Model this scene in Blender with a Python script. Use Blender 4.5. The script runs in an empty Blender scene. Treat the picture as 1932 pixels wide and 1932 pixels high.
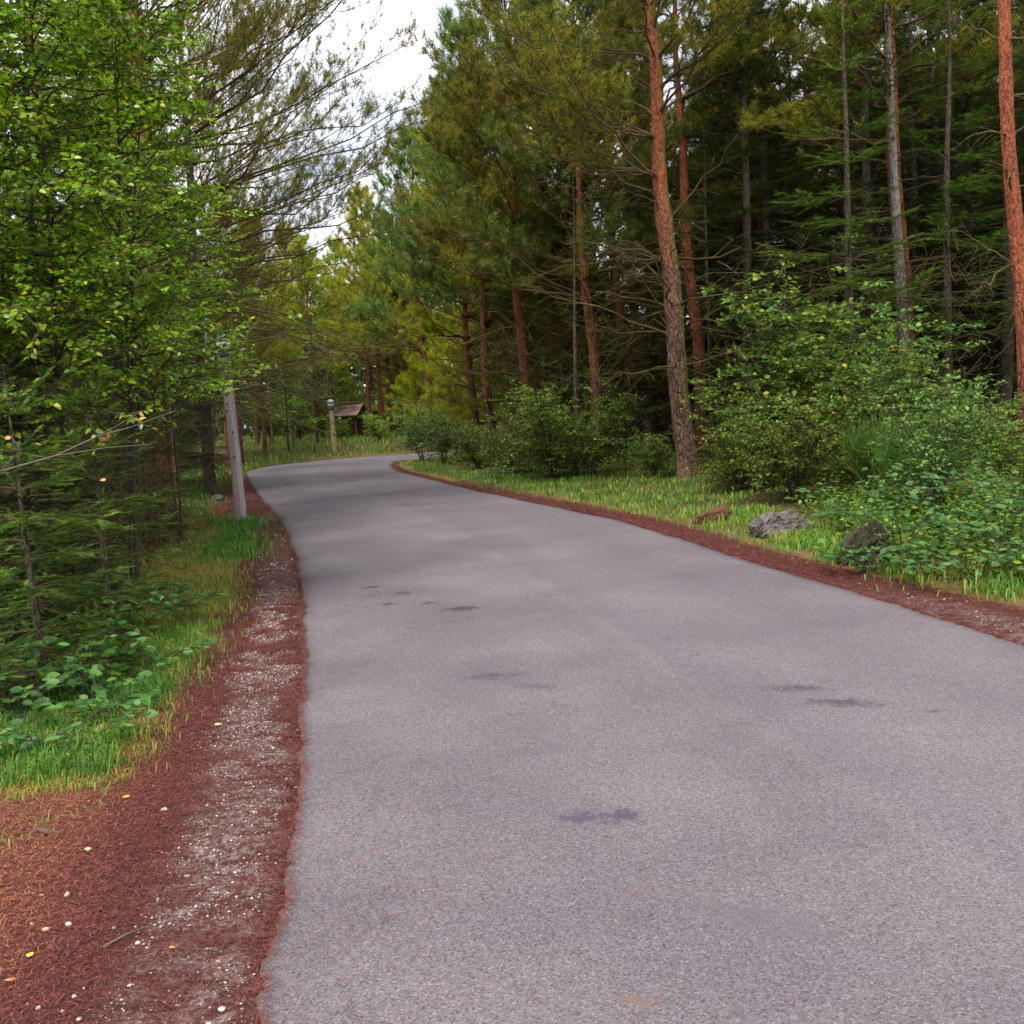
import bpy, bmesh, math, random
import numpy as np
from mathutils import Matrix, Vector, Euler

# ------------------------------------------------------------------ camera, sky, sun, exposure
S = bpy.context.scene
COL = S.collection
CAM_H, PITCH, ROLL = 1.6, math.radians(5.7), math.radians(-3.3)
cam_d = bpy.data.cameras.new('camera')
cam_d.sensor_width = 36.0
cam_d.lens = 36.0            # focal length equals the picture width
cam_d.clip_start, cam_d.clip_end = 0.05, 2000
cam = bpy.data.objects.new('camera', cam_d)
COL.objects.link(cam)
cam.location = (0, 0, CAM_H)
cam.rotation_euler = (Matrix.Rotation(math.pi / 2 - PITCH, 3, 'X') @ Matrix.Rotation(ROLL, 3, 'Z')).to_euler()
S.camera = cam

SUN_EL, SUN_AZ = math.radians(66), math.radians(212)   # azimuth clockwise from +Y (ahead)
W = bpy.data.worlds.new('World')
S.world = W
W.use_nodes = True
wn, wl = W.node_tree.nodes, W.node_tree.links
wn.clear()
out = wn.new('ShaderNodeOutputWorld')
bg = wn.new('ShaderNodeBackground')
bg.inputs['Strength'].default_value = 0.085
sky = wn.new('ShaderNodeTexSky')
sky.sky_type = 'NISHITA'
sky.sun_disc = False
sky.sun_elevation, sky.sun_rotation = SUN_EL, SUN_AZ
sky.air_density, sky.dust_density = 1.0, 1.5
tc = wn.new('ShaderNodeTexCoord')
mp = wn.new('ShaderNodeMapping')
mp.inputs['Scale'].default_value = (1, 1, 1.6)
mp.inputs['Location'].default_value = (0.3, 0.1, 0.0)
nz = wn.new('ShaderNodeTexNoise')
nz.inputs['Scale'].default_value = 2.6
nz.inputs['Detail'].default_value = 5
nz.inputs['Roughness'].default_value = 0.6
rp = wn.new('ShaderNodeValToRGB')
rp.color_ramp.elements[0].position, rp.color_ramp.elements[1].position = 0.32, 0.46
mx = wn.new('ShaderNodeMix')
mx.data_type = 'RGBA'
nz2 = wn.new('ShaderNodeTexNoise')
nz2.inputs['Scale'].default_value = 5.0
nz2.inputs['Detail'].default_value = 5
cr2 = wn.new('ShaderNodeValToRGB')                         # thin bright cloud and greyer folds
cr2.color_ramp.elements[0].position, cr2.color_ramp.elements[0].color = 0.35, (0.42, 0.44, 0.50, 1)
cr2.color_ramp.elements[1].position, cr2.color_ramp.elements[1].color = 0.62, (0.86, 0.85, 0.86, 1)
vm = wn.new('ShaderNodeVectorMath')
vm.operation = 'SCALE'
vm.inputs['Scale'].default_value = 8.6
wl.new(mp.outputs[0], nz2.inputs['Vector'])
wl.new(nz2.outputs[0], cr2.inputs[0])
wl.new(cr2.outputs[0], vm.inputs[0])
wl.new(vm.outputs[0], mx.inputs[7])
wl.new(tc.outputs['Generated'], mp.inputs['Vector'])
wl.new(mp.outputs[0], nz.inputs['Vector'])
wl.new(nz.outputs[0], rp.inputs[0])
wl.new(rp.outputs[0], mx.inputs[0])
wl.new(sky.outputs[0], mx.inputs[6])
wl.new(mx.outputs[2], bg.inputs['Color'])
wl.new(bg.outputs[0], out.inputs['Surface'])

sd = bpy.data.lights.new('sun', 'SUN')
sd.energy, sd.angle, sd.color = 1.5, math.radians(26), (1.0, 0.93, 0.80)
sun = bpy.data.objects.new('sun', sd)
COL.objects.link(sun)
_d = Vector((math.sin(SUN_AZ) * math.cos(SUN_EL), math.cos(SUN_AZ) * math.cos(SUN_EL), math.sin(SUN_EL)))
sun.rotation_euler = _d.to_track_quat('Z', 'Y').to_euler()

S.view_settings.view_transform = 'Standard'
S.view_settings.look = 'None'
S.view_settings.exposure = 1.8
S.view_settings.gamma = 1.0
S.view_settings.use_curve_mapping = False
S.render.engine = 'CYCLES'
cy = S.cycles
cy.use_denoising = True
cy.max_bounces, cy.diffuse_bounces, cy.glossy_bounces, cy.transmission_bounces = 3, 2, 1, 2
cy.transparent_max_bounces = 4
cy.caustics_reflective = cy.caustics_refractive = False
cy.use_adaptive_sampling = True
cy.adaptive_threshold = 0.02

# ------------------------------------------------------------------ measuring helpers
_M = np.array(cam.rotation_euler.to_matrix())
F = 1932.0
def ray(u, v):
    """direction of a sight line; u, v on a 1932 x 1932 print of the photograph"""
    return _M @ np.array([(u - 966) / F, -(v - 966) / F, -1.0])
def gp(u, v, z=0.0):
    d = ray(u, v)
    t = (z - CAM_H) / d[2]
    return np.array([d[0] * t, d[1] * t])
def ad(u, v, y):
    """the point on a sight line that lies y metres ahead"""
    d = ray(u, v)
    t = y / d[1]
    return np.array([d[0] * t, y, CAM_H + d[2] * t])

def unit(a):
    return a / (np.linalg.norm(a, axis=-1, keepdims=True) + 1e-9)
def sstep(a, b, x):
    t = np.clip((x - a) / (b - a), 0, 1)
    return t * t * (3 - 2 * t)
def wob(x, y, s=1.0, k=0.0):
    """cheap smooth noise about -1..1"""
    return (np.sin(1.3 * s * x + 2.1 * s * y + 1.7 + k) + np.sin(2.9 * s * x - 1.9 * s * y + 0.4 + 2 * k)
            + np.sin(-1.1 * s * x + 3.7 * s * y + 4.1 + 3 * k) + 0.6 * np.sin(5.3 * s * x + 4.7 * s * y + k)) / 3.2

# ------------------------------------------------------------------ mesh helpers
def tri_mesh(name, V, T, mat, rnd=None, smooth=False):
    V = np.ascontiguousarray(V, dtype=np.float32)
    T = np.ascontiguousarray(T, dtype=np.int32)
    me = bpy.data.meshes.new(name)
    me.vertices.add(len(V)); me.vertices.foreach_set('co', V.ravel())
    me.loops.add(T.size); me.loops.foreach_set('vertex_index', T.ravel())
    k = T.shape[1]
    me.polygons.add(len(T)); me.polygons.foreach_set('loop_start', np.arange(0, T.size, k, dtype=np.int32))
    if rnd is not None:
        at = me.attributes.new('rnd', 'FLOAT', 'FACE')
        at.data.foreach_set('value', np.ascontiguousarray(rnd, dtype=np.float32))
    if smooth:
        me.polygons.foreach_set('use_smooth', np.ones(len(T), dtype=bool))
    me.update(calc_edges=True)
    if mat: me.materials.append(mat)
    return me

def link(name, data, parent=None, loc=None, rot=None, scale=None, kind=None):
    o = bpy.data.objects.new(name, data)
    COL.objects.link(o)
    if parent: o.parent = parent
    if loc is not None: o.location = loc
    if rot is not None: o.rotation_euler = rot
    if scale is not None: o.scale = scale if hasattr(scale, '__len__') else (scale,) * 3
    if kind: o['kind'] = kind
    return o
def tag(o, label, cat, group=None):
    o['label'] = label; o['category'] = cat
    if group: o['group'] = group
    return o
def thing(name, label, cat, loc, rot=(0, 0, 0), scale=1.0, group=None):
    o = link(name, None, None, loc, rot, scale)
    o.empty_display_size = 0.2
    return tag(o, label, cat, group)

def prisms(p0, p1, r0, r1, k=3):
    """tapered k-sided sticks, all at once"""
    p0, p1 = np.asarray(p0, float), np.asarray(p1, float)
    r0, r1 = np.asarray(r0, float), np.asarray(r1, float)
    n = len(p0)
    d = unit(p1 - p0)
    ref = np.where(np.abs(d[:, 2:3]) > 0.9, np.array([[1., 0, 0]]), np.array([[0, 0, 1.]]))
    a = unit(np.cross(d, ref)); b = np.cross(d, a)
    an = np.arange(k) * 2 * math.pi / k
    off = np.cos(an)[None, :, None] * a[:, None] + np.sin(an)[None, :, None] * b[:, None]
    A = p0[:, None] + off * r0[:, None, None]
    B = p1[:, None] + off * r1[:, None, None]
    V = np.concatenate([A, B], 1).reshape(-1, 3)
    q = []
    for i in range(k):
        j = (i + 1) % k
        q += [[i, j, k + j], [i, k + j, k + i]]
    T = (np.array(q)[None] + (np.arange(n) * 2 * k)[:, None, None]).reshape(-1, 3)
    return V, T

def stamps(pos, dr, up, sc, tv, tf):
    """copies of a small template: x along dr, z towards up"""
    X = unit(dr)
    Z = unit(up - (up * X).sum(1, keepdims=True) * X)
    Y = np.cross(Z, X)
    B = np.stack([X, Y, Z], 1)                       # n,3,3
    V = pos[:, None] + sc[:, None, None] * np.einsum('kj,njc->nkc', tv, B)
    n, k = len(pos), len(tv)
    T = (tf[None] + (np.arange(n) * k)[:, None, None]).reshape(-1, 3)
    return V.reshape(-1, 3), T

def tube(path, rad, k, rng=None, rough=0.0):
    path = np.asarray(path, float); rad = np.asarray(rad, float)
    d = unit(np.gradient(path, axis=0))
    ref = np.array([1., 0, 0]) if abs(d[0][0]) < 0.8 else np.array([0., 1, 0])
    a = unit(np.cross(d, ref[None])); b = np.cross(d, a)
    an = np.arange(k) * 2 * math.pi / k
    rr = rad[:, None] * np.ones((1, k))
    if rough and rng is not None:
        rr = rr * (1 + rough * rng.standard_normal((len(path), k)))
    V = path[:, None] + rr[..., None] * (np.cos(an)[None, :, None] * a[:, None] - np.sin(an)[None, :, None] * b[:, None])
    n = len(path); V = V.reshape(-1, 3)
    i = np.arange(n - 1)[:, None] * k; j = np.arange(k)[None]; j2 = (j + 1) % k
    Q = np.stack([i + j, i + k + j, i + k + j2, i + j2], -1).reshape(-1, 4)
    T = np.concatenate([Q[:, [0, 2, 1]], Q[:, [0, 3, 2]]])
    return V, T

def join(parts):
    Vs, Ts, o = [], [], 0
    for V, T in parts:
        Vs.append(V); Ts.append(T + o); o += len(V)
    return np.concatenate(Vs), np.concatenate(Ts)

# ------------------------------------------------------------------ materials
def N(nt, t, **kw):
    n = nt.nodes.new(t)
    for k, v in kw.items():
        setattr(n, k, v)
    return n
def new_mat(name):
    m = bpy.data.materials.new(name); m.use_nodes = True
    nt = m.node_tree; nt.nodes.clear()
    o = N(nt, 'ShaderNodeOutputMaterial'); p = N(nt, 'ShaderNodeBsdfPrincipled')
    nt.links.new(p.outputs[0], o.inputs[0])
    return m, nt, p, o
def ramp(nt, src, stops, interp='LINEAR'):
    r = N(nt, 'ShaderNodeValToRGB'); cr = r.color_ramp; cr.interpolation = interp
    while len(cr.elements) < len(stops): cr.elements.new(0.5)
    for e, (p, c) in zip(cr.elements, stops):
        e.position = p
        e.color = (*c, 1) if hasattr(c, '__len__') else (c, c, c, 1)
    nt.links.new(src, r.inputs[0])
    return r.outputs[0]
def noise(nt, scale, detail=4, rough=0.55, vec=None, dist=0.0):
    n = N(nt, 'ShaderNodeTexNoise')
    n.inputs['Scale'].default_value = scale; n.inputs['Detail'].default_value = detail
    n.inputs['Roughness'].default_value = rough; n.inputs['Distortion'].default_value = dist
    if vec is not None: nt.links.new(vec, n.inputs['Vector'])
    return n.outputs[0]
def mixc(nt, f, a, b, mode='MIX'):
    m = N(nt, 'ShaderNodeMix', data_type='RGBA', blend_type=mode)
    for i, x in ((0, f), (6, a), (7, b)):
        if hasattr(x, 'node'): nt.links.new(x, m.inputs[i])
        elif i == 0: m.inputs[0].default_value = x
        else: m.inputs[i].default_value = (*x, 1)
    return m.outputs[2]
def math_n(nt, op, a, b=None, clamp=False):
    m = N(nt, 'ShaderNodeMath', operation=op); m.use_clamp = clamp
    for i, x in enumerate((a, b)):
        if x is None: continue
        if hasattr(x, 'node'): nt.links.new(x, m.inputs[i])
        else: m.inputs[i].default_value = x
    return m.outputs[0]
def attr(nt, name):
    a = N(nt, 'ShaderNodeAttribute'); a.attribute_name = name
    return a.outputs['Fac']
def objco(nt, scale=(1, 1, 1)):
    t = N(nt, 'ShaderNodeTexCoord'); m = N(nt, 'ShaderNodeMapping')
    m.inputs['Scale'].default_value = scale
    nt.links.new(t.outputs['Object'], m.inputs[0])
    return m.outputs[0]
def bump(nt, p, h, strength, dist):
    b = N(nt, 'ShaderNodeBump'); b.inputs['Strength'].default_value = strength; b.inputs['Distance'].default_value = dist
    nt.links.new(h, b.inputs['Height']); nt.links.new(b.outputs[0], p.inputs['Normal'])

def leaf_mat(name, stops, rough=0.45, trans=0.35, tint=0.12, spec=0.5):
    """stops: colours over the per-leaf random value"""
    m, nt, p, o = new_mat(name)
    c = ramp(nt, attr(nt, 'rnd'), stops)
    oi = N(nt, 'ShaderNodeObjectInfo')
    hs = N(nt, 'ShaderNodeHueSaturation')
    nt.links.new(c, hs.inputs['Color'])
    v = math_n(nt, 'MULTIPLY_ADD', oi.outputs['Random'], tint * 2); v.node.inputs[2].default_value = 1 - tint
    nt.links.new(v, hs.inputs['Value'])
    h = math_n(nt, 'MULTIPLY_ADD', oi.outputs['Random'], 0.03); h.node.inputs[2].default_value = 0.485
    nt.links.new(h, hs.inputs['Hue'])
    nt.links.new(hs.outputs[0], p.inputs['Base Color'])
    p.inputs['Roughness'].default_value = rough
    p.inputs['Specular IOR Level'].default_value = spec
    if trans > 0:
        t = N(nt, 'ShaderNodeBsdfTranslucent'); ms = N(nt, 'ShaderNodeMixShader'); ms.inputs[0].default_value = trans
        nt.links.new(hs.outputs[0], t.inputs[0])
        nt.links.new(p.outputs[0], ms.inputs[1]); nt.links.new(t.outputs[0], ms.inputs[2]); nt.links.new(ms.outputs[0], o.inputs[0])
    return m

def bark_mat(name, low, high, z0, z1, moss=0.0, plate=16.0, crack=(0.03, 0.02, 0.015)):
    m, nt, p, o = new_mat(name)
    co = objco(nt)
    st = objco(nt, (1, 1, 0.28))
    sp = N(nt, 'ShaderNodeSeparateXYZ'); nt.links.new(co, sp.inputs[0])
    n1 = noise(nt, 1.7, 4, 0.6, co)
    zz = math_n(nt, 'ADD', sp.outputs[2], math_n(nt, 'MULTIPLY', math_n(nt, 'SUBTRACT', n1, 0.5), 3.0))
    mr = N(nt, 'ShaderNodeMapRange'); mr.inputs[1].default_value = z0; mr.inputs[2].default_value = z1
    nt.links.new(zz, mr.inputs[0])
    n2 = noise(nt, 9, 5, 0.65, co)
    lo = mixc(nt, n2, tuple(x * 0.55 for x in low), tuple(min(1, x * 1.5) for x in low))
    hi = mixc(nt, n2, tuple(x * 0.6 for x in high), tuple(min(1, x * 1.45) for x in high))
    fk = ramp(nt, noise(nt, 26, 4, 0.7, objco(nt, (1, 1, 0.5))), [(0.47, 0.0), (0.62, 0.85)])
    hi = mixc(nt, fk, hi, tuple(x * 0.22 for x in high))
    c = mixc(nt, mr.outputs[0], lo, hi)
    vo = N(nt, 'ShaderNodeTexVoronoi', feature='DISTANCE_TO_EDGE'); vo.inputs['Scale'].default_value = plate
    wv = N(nt, 'ShaderNodeVectorMath', operation='ADD')
    nd = N(nt, 'ShaderNodeTexNoise'); nd.inputs['Scale'].default_value = 4; nt.links.new(st, nd.inputs['Vector'])
    sc = N(nt, 'ShaderNodeVectorMath', operation='SCALE'); sc.inputs['Scale'].default_value = 0.25
    nt.links.new(nd.outputs[1], sc.inputs[0]); nt.links.new(st, wv.inputs[0]); nt.links.new(sc.outputs[0], wv.inputs[1])
    nt.links.new(wv.outputs[0], vo.inputs['Vector'])
    ck = math_n(nt, 'MULTIPLY', ramp(nt, vo.outputs['Distance'], [(0.0, 1.0), (0.16, 0.0)]), ramp(nt, noise(nt, 5, 4, 0.7, st), [(0.36, 0.15), (0.62, 1.0)]))
    ck = math_n(nt, 'MULTIPLY', ck, math_n(nt, 'MULTIPLY_ADD', mr.outputs[0], -0.55)); ck.node.inputs[1].links[0].from_node.inputs[2].default_value = 0.75
    c = mixc(nt, ck, c, crack)
    if moss:
        g = N(nt, 'ShaderNodeNewGeometry'); s2 = N(nt, 'ShaderNodeSeparateXYZ'); nt.links.new(g.outputs['Normal'], s2.inputs[0])
        f = math_n(nt, 'ADD', s2.outputs[0], math_n(nt, 'MULTIPLY', math_n(nt, 'SUBTRACT', noise(nt, 1.1, 3, 0.6, co), 0.5), 2.2))
        f = ramp(nt, f, [(0.35, 0.0), (0.95, moss)])
        c = mixc(nt, f, c, (0.16, 0.15, 0.035))
    nt.links.new(c, p.inputs['Base Color'])
    p.inputs['Roughness'].default_value = 0.9; p.inputs['Specular IOR Level'].default_value = 0.2
    hh = math_n(nt, 'SUBTRACT', n2, math_n(nt, 'MULTIPLY', ck, 1.4))
    bump(nt, p, hh, 1.0, 0.05)
    return m

def plain(name, a, b, scale=20, rough=0.8, spec=0.3, bmp=0.0, stretch=(1, 1, 1), detail=5, metal=0.0):
    m, nt, p, o = new_mat(name)
    co = objco(nt, stretch)
    n = noise(nt, scale, detail, 0.6, co)
    nt.links.new(ramp(nt, n, [(0.3, a), (0.7, b)]), p.inputs['Base Color'])
    p.inputs['Roughness'].default_value = rough; p.inputs['Specular IOR Level'].default_value = spec; p.inputs['Metallic'].default_value = metal
    if bmp: bump(nt, p, n, bmp, 0.02)
    return m

M = {}
M['pine_bark'] = bark_mat('pine_bark', (0.13, 0.075, 0.055), (0.33, 0.108, 0.042), 0.8, 4.2)
M['pine_bark_mossy'] = bark_mat('pine_bark_mossy', (0.175, 0.105, 0.075), (0.34, 0.118, 0.048), 2.8, 5.6, moss=0.9)
M['pine_bark_red'] = bark_mat('pine_bark_red', (0.24, 0.085, 0.052), (0.36, 0.108, 0.053), 0.3, 3.0)
M['spruce_bark'] = bark_mat('spruce_bark', (0.12, 0.09, 0.07), (0.15, 0.11, 0.09), 1, 6, plate=22)
M['grey_bark'] = bark_mat('grey_bark', (0.22, 0.20, 0.18), (0.30, 0.28, 0.26), 1, 6, moss=0.3, plate=22)
M['tan_bark'] = bark_mat('tan_bark', (0.40, 0.24, 0.11), (0.44, 0.26, 0.12), 0.2, 3, plate=20)
M['twig'] = plain('twig', (0.06, 0.04, 0.025), (0.13, 0.09, 0.05), 6)
M['dead_twig'] = plain('dead_twig', (0.04, 0.03, 0.010), (0.11, 0.085, 0.026), 3)
M['limb'] = plain('limb', (0.05, 0.032, 0.018), (0.12, 0.07, 0.032), 4)
M['sapling_bark'] = plain('sapling_bark', (0.022, 0.017, 0.013), (0.06, 0.045, 0.032), 8)
M['bare_wood'] = plain('bare_wood', (0.075, 0.06, 0.048), (0.15, 0.125, 0.10), 9)
M['pine_needle'] = leaf_mat('pine_needle', [(0, (0.045, 0.07, 0.006)), (0.45, (0.13, 0.16, 0.012)), (0.8, (0.27, 0.26, 0.018)), (1, (0.38, 0.21, 0.02))], 0.5, 0.4, spec=0.25)
M['pine_needle_blue'] = leaf_mat('pine_needle_blue', [(0, (0.035, 0.085, 0.014)), (0.5, (0.10, 0.19, 0.028)), (0.85, (0.22, 0.29, 0.035)), (1, (0.32, 0.20, 0.025))], 0.5, 0.4, spec=0.25)
M['pine_needle_gold'] = leaf_mat('pine_needle_gold', [(0, (0.14, 0.22, 0.012)), (0.5, (0.36, 0.46, 0.022)), (0.85, (0.56, 0.54, 0.03)), (1, (0.55, 0.28, 0.025))], 0.5, 0.48, spec=0.25)  # yellow-green needles, colour brightened to paint in open light at the bend
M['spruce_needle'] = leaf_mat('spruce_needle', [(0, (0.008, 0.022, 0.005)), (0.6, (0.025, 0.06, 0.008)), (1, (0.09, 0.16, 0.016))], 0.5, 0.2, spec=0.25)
M['fir_needle'] = leaf_mat('fir_needle', [(0, (0.02, 0.07, 0.006)), (0.6, (0.08, 0.20, 0.014)), (1, (0.20, 0.36, 0.03))], 0.5, 0.35, spec=0.3)
M['birch_leaf'] = leaf_mat('birch_leaf', [(0, (0.04, 0.11, 0.005)), (0.5, (0.15, 0.31, 0.010)), (0.9, (0.32, 0.50, 0.020)), (0.98, (0.38, 0.54, 0.05)), (0.99, (0.62, 0.46, 0.02)), (1, (0.65, 0.36, 0.02))], 0.34, 0.45, spec=0.5)
M['shrub_leaf'] = leaf_mat('shrub_leaf', [(0, (0.025, 0.07, 0.008)), (0.5, (0.085, 0.18, 0.022)), (0.94, (0.25, 0.36, 0.04)), (1, (0.45, 0.30, 0.04))], 0.45, 0.42, spec=0.25)
M['willow_leaf'] = leaf_mat('willow_leaf', [(0, (0.025, 0.08, 0.014)), (0.5, (0.09, 0.20, 0.035)), (1, (0.26, 0.40, 0.07))], 0.45, 0.38, spec=0.25)
M['bright_leaf'] = leaf_mat('bright_leaf', [(0, (0.09, 0.22, 0.02)), (0.6, (0.18, 0.36, 0.03)), (1, (0.34, 0.48, 0.05))], 0.45, 0.42, spec=0.35)
M['bramble_leaf'] = leaf_mat('bramble_leaf', [(0, (0.018, 0.07, 0.012)), (0.6, (0.05, 0.145, 0.026)), (1, (0.11, 0.23, 0.04))], 0.45, 0.3, spec=0.3)
M['grass'] = leaf_mat('grass', [(0, (0.035, 0.14, 0.010)), (0.35, (0.10, 0.25, 0.018)), (0.7, (0.26, 0.29, 0.03)), (0.9, (0.40, 0.29, 0.07)), (1, (0.30, 0.15, 0.05))], 0.5, 0.35)
M['needle_litter'] = leaf_mat('needle_litter', [(0, (0.03, 0.008, 0.008)), (0.5, (0.11, 0.028, 0.019)), (0.85, (0.26, 0.08, 0.034)), (1, (0.42, 0.20, 0.08))], 0.7, 0.0)
M['gravel'] = leaf_mat('gravel', [(0, (0.10, 0.055, 0.05)), (0.4, (0.24, 0.17, 0.16)), (0.75, (0.42, 0.36, 0.34)), (1, (0.66, 0.62, 0.58))], 0.8, 0.0, spec=0.2)
M['dry_leaf'] = leaf_mat('dry_leaf', [(0, (0.45, 0.16, 0.06)), (1, (0.55, 0.22, 0.09))], 0.5, 0.25)
M['yellow_leaf'] = leaf_mat('yellow_leaf', [(0, (0.65, 0.42, 0.04)), (1, (0.75, 0.55, 0.10))], 0.5, 0.25)
M['pale_leaf'] = leaf_mat('pale_leaf', [(0, (0.45, 0.42, 0.20)), (1, (0.55, 0.50, 0.28))], 0.5, 0.25)
M['orange_leaf'] = leaf_mat('orange_leaf', [(0, (0.55, 0.20, 0.07)), (1, (0.62, 0.27, 0.10))], 0.5, 0.25)
M['stone'] = plain('stone', (0.022, 0.018, 0.018), (0.17, 0.145, 0.138), 11, 0.9, 0.2, 0.8, detail=8)
M['mossy_stone'] = plain('mossy_stone', (0.018, 0.024, 0.008), (0.085, 0.07, 0.05), 7, 0.95, 0.2, 0.9, detail=8)
M['brown_stone'] = plain('brown_stone', (0.05, 0.024, 0.013), (0.16, 0.07, 0.033), 6, 0.9, 0.2, 0.7)
M['white_stone'] = plain('white_stone', (0.30, 0.265, 0.24), (0.50, 0.45, 0.41), 25, 0.8)
M['tan_stone'] = plain('tan_stone', (0.30, 0.20, 0.13), (0.48, 0.34, 0.22), 25, 0.8)
M['dark_stone'] = plain('dark_stone', (0.03, 0.03, 0.03), (0.09, 0.08, 0.07), 12, 0.9)
M['post_wood'] = plain('post_wood', (0.20, 0.17, 0.155), (0.38, 0.34, 0.325), 14, 0.85, 0.2, 0.5, stretch=(1, 1, 0.06))
M['post_wood_green'] = plain('post_wood_green', (0.22, 0.20, 0.10), (0.38, 0.34, 0.19), 14, 0.85, 0.2, 0.5, stretch=(1, 1, 0.06))
M['navy_metal'] = plain('navy_metal', (0.008, 0.018, 0.032), (0.02, 0.036, 0.055), 8, 0.45, 0.5)
M['cap_metal'] = plain('cap_metal', (0.16, 0.24, 0.25), (0.28, 0.36, 0.36), 8, 0.5, 0.5)
M['lens'] = plain('lens', (0.55, 0.54, 0.48), (0.72, 0.70, 0.63), 5, 0.35, 0.5)
M['knot'] = plain('knot', (0.02, 0.016, 0.013), (0.06, 0.045, 0.035), 30, 0.9)
M['roof_board'] = plain('roof_board', (0.20, 0.12, 0.11), (0.36, 0.25, 0.22), 6, 0.85, 0.2, 0.4, stretch=(0.3, 1, 1))
M['dark_wood'] = plain('dark_wood', (0.05, 0.03, 0.022), (0.13, 0.075, 0.05), 6, 0.85, 0.2, 0.3, stretch=(1, 1, 0.2))
M['yellow_board'] = plain('yellow_board', (0.42, 0.34, 0.10), (0.58, 0.48, 0.18), 5, 0.7)

# ------------------------------------------------------------------ the road's two edges (paired cross sections)
PAIRS = [((-0.55, -14), (4.7, -14)), ((-0.58, -4), (4.45, -4)), ((-0.6, 0.5), (4.2, 0.5))]
for l, r in [((485, 1932), (3.85, 3.2)), ((540, 1600), (3.5, 4.6)), ((568, 1370), (1932, 1215)), ((571, 1200), (1680, 1135)),
             ((567, 1100), (1480, 1077)), ((548, 1015), (1200, 990)), ((520, 970), (1000, 945)), ((494, 938), (890, 923)),
             ((474, 912), (815, 904)), ((468, 898), (765, 892)), ((471, 888), (739, 880)), ((520, 878), (742, 873)),
             ((600, 869), (757, 868)), ((690, 861), (-2.4, 38.3)), ((765, 856), (0.5, 39.2))]:
    L = gp(*l); R = gp(*r) if abs(r[0]) > 60 else r
    PAIRS.append((tuple(L), tuple(R)))
PAIRS += [((9, 45.5), (9, 40.6)), ((40, 48), (40, 43))]
def catmull(P, n):
    P = np.array(P, float); P = np.concatenate([[2 * P[0] - P[1]], P, [2 * P[-1] - P[-2]]])
    o = []
    for i in range(1, len(P) - 2):
        t = np.linspace(0, 1, n, endpoint=False)[:, None]
        a, b, c, d = P[i - 1], P[i], P[i + 1], P[i + 2]
        o.append(0.5 * (2 * b + (c - a) * t + (2 * a - 5 * b + 4 * c - d) * t ** 2 + (3 * b - a - 3 * c + d) * t ** 3))
    o.append(P[-2][None])
    return np.concatenate(o)
EL = catmull([p[0] for p in PAIRS], 40)
ER = catmull([p[1] for p in PAIRS], 40)
rs = np.random.default_rng(3)
def edge_jit(E, n, k):
    s = np.concatenate([[0], np.cumsum(np.linalg.norm(np.diff(E, axis=0), axis=1))])
    j = 0.012 * np.sin(s * 2.3 + k) + 0.014 * np.sin(s * 0.9 + 2 * k) + 0.006 * np.sin(s * 7.1 + k) + 0.010 * (2 * np.abs(np.sin(s * 11.3 + 3 * k) * np.sin(s * 4.7 + k)) - .6) + rs.normal(0, 0.007, n)
    nrm = np.gradient(E, axis=0); nrm = unit(np.stack([-nrm[:, 1], nrm[:, 0]], 1))
    return E + nrm * j[:, None]
EL, ER = edge_jit(EL, len(EL), 0.5), edge_jit(ER, len(ER), 2.0)
EDGE = np.concatenate([EL, ER])
def resamp(E, step=0.12):
    s = np.concatenate([[0], np.cumsum(np.linalg.norm(np.diff(E, axis=0), axis=1))])
    q = np.arange(0, s[-1], step)
    return np.stack([np.interp(q, s, E[:, 0]), np.interp(q, s, E[:, 1])], 1)
ELd, ERd = resamp(EL), resamp(ER)
POLY = np.concatenate([EL, ER[::-1]])
def inside(P, poly):
    x, y = P[:, 0], P[:, 1]
    c = np.zeros(len(P), bool)
    x0, y0 = poly[:, 0], poly[:, 1]; x1, y1 = np.roll(x0, -1), np.roll(y0, -1)
    for a, b, e, f in zip(x0, y0, x1, y1):
        if b == f: continue
        m = (y < max(b, f)) & (y >= min(b, f))
        c[m] ^= x[m] < (e - a) * (y[m] - b) / (f - b) + a
    return c
def near(P, E):
    o = np.empty(len(P))
    for i in range(0, len(P), 4000):
        d = P[i:i + 4000, None] - E[None]
        o[i:i + 4000] = np.sqrt((d * d).sum(-1).min(1))
    return o
_LT = np.random.default_rng(99).random((256, 256))
def vn(x, y, s):
    """value noise 0..1"""
    x, y = x * s + 500, y * s + 500
    i, j = np.floor(x).astype(int), np.floor(y).astype(int); u, v = x - i, y - j
    u, v = u * u * (3 - 2 * u), v * v * (3 - 2 * v)
    g = lambda a, b: _LT[a % 256, b % 256]
    return (g(i, j) * (1 - u) + g(i + 1, j) * u) * (1 - v) + (g(i, j + 1) * (1 - u) + g(i + 1, j + 1) * u) * v
def road_d(P):
    """metres outside the road to its left and to its right edge; 0 on the road"""
    dl, dr = near(P, ELd[::2]), near(P, ERd[::2])
    ins = inside(P, POLY)
    return np.where(ins, 0, dl), np.where(ins, 0, dr), ins
def height(P, dd=None):
    P = np.atleast_2d(np.asarray(P, float))
    dl, dr, ins = dd if dd is not None else road_d(P)
    d = np.minimum(dl, dr)
    x, y = P[:, 0], P[:, 1]
    z = -0.012 + 0.2 * sstep(1.2, 6, d) + 0.28 * sstep(1, 7, d) * sstep(40, 46, y) * (dl <= dr)
    z = z + (0.012 + 0.05 * sstep(0.8, 3, d)) * wob(x, y, 1.0) * sstep(0.05, 0.6, d) + 0.010 * (2 * vn(x, y, 1.9) - 1) * sstep(0.02, 0.3, d)
    return np.where(ins, -0.05, z)
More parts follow.
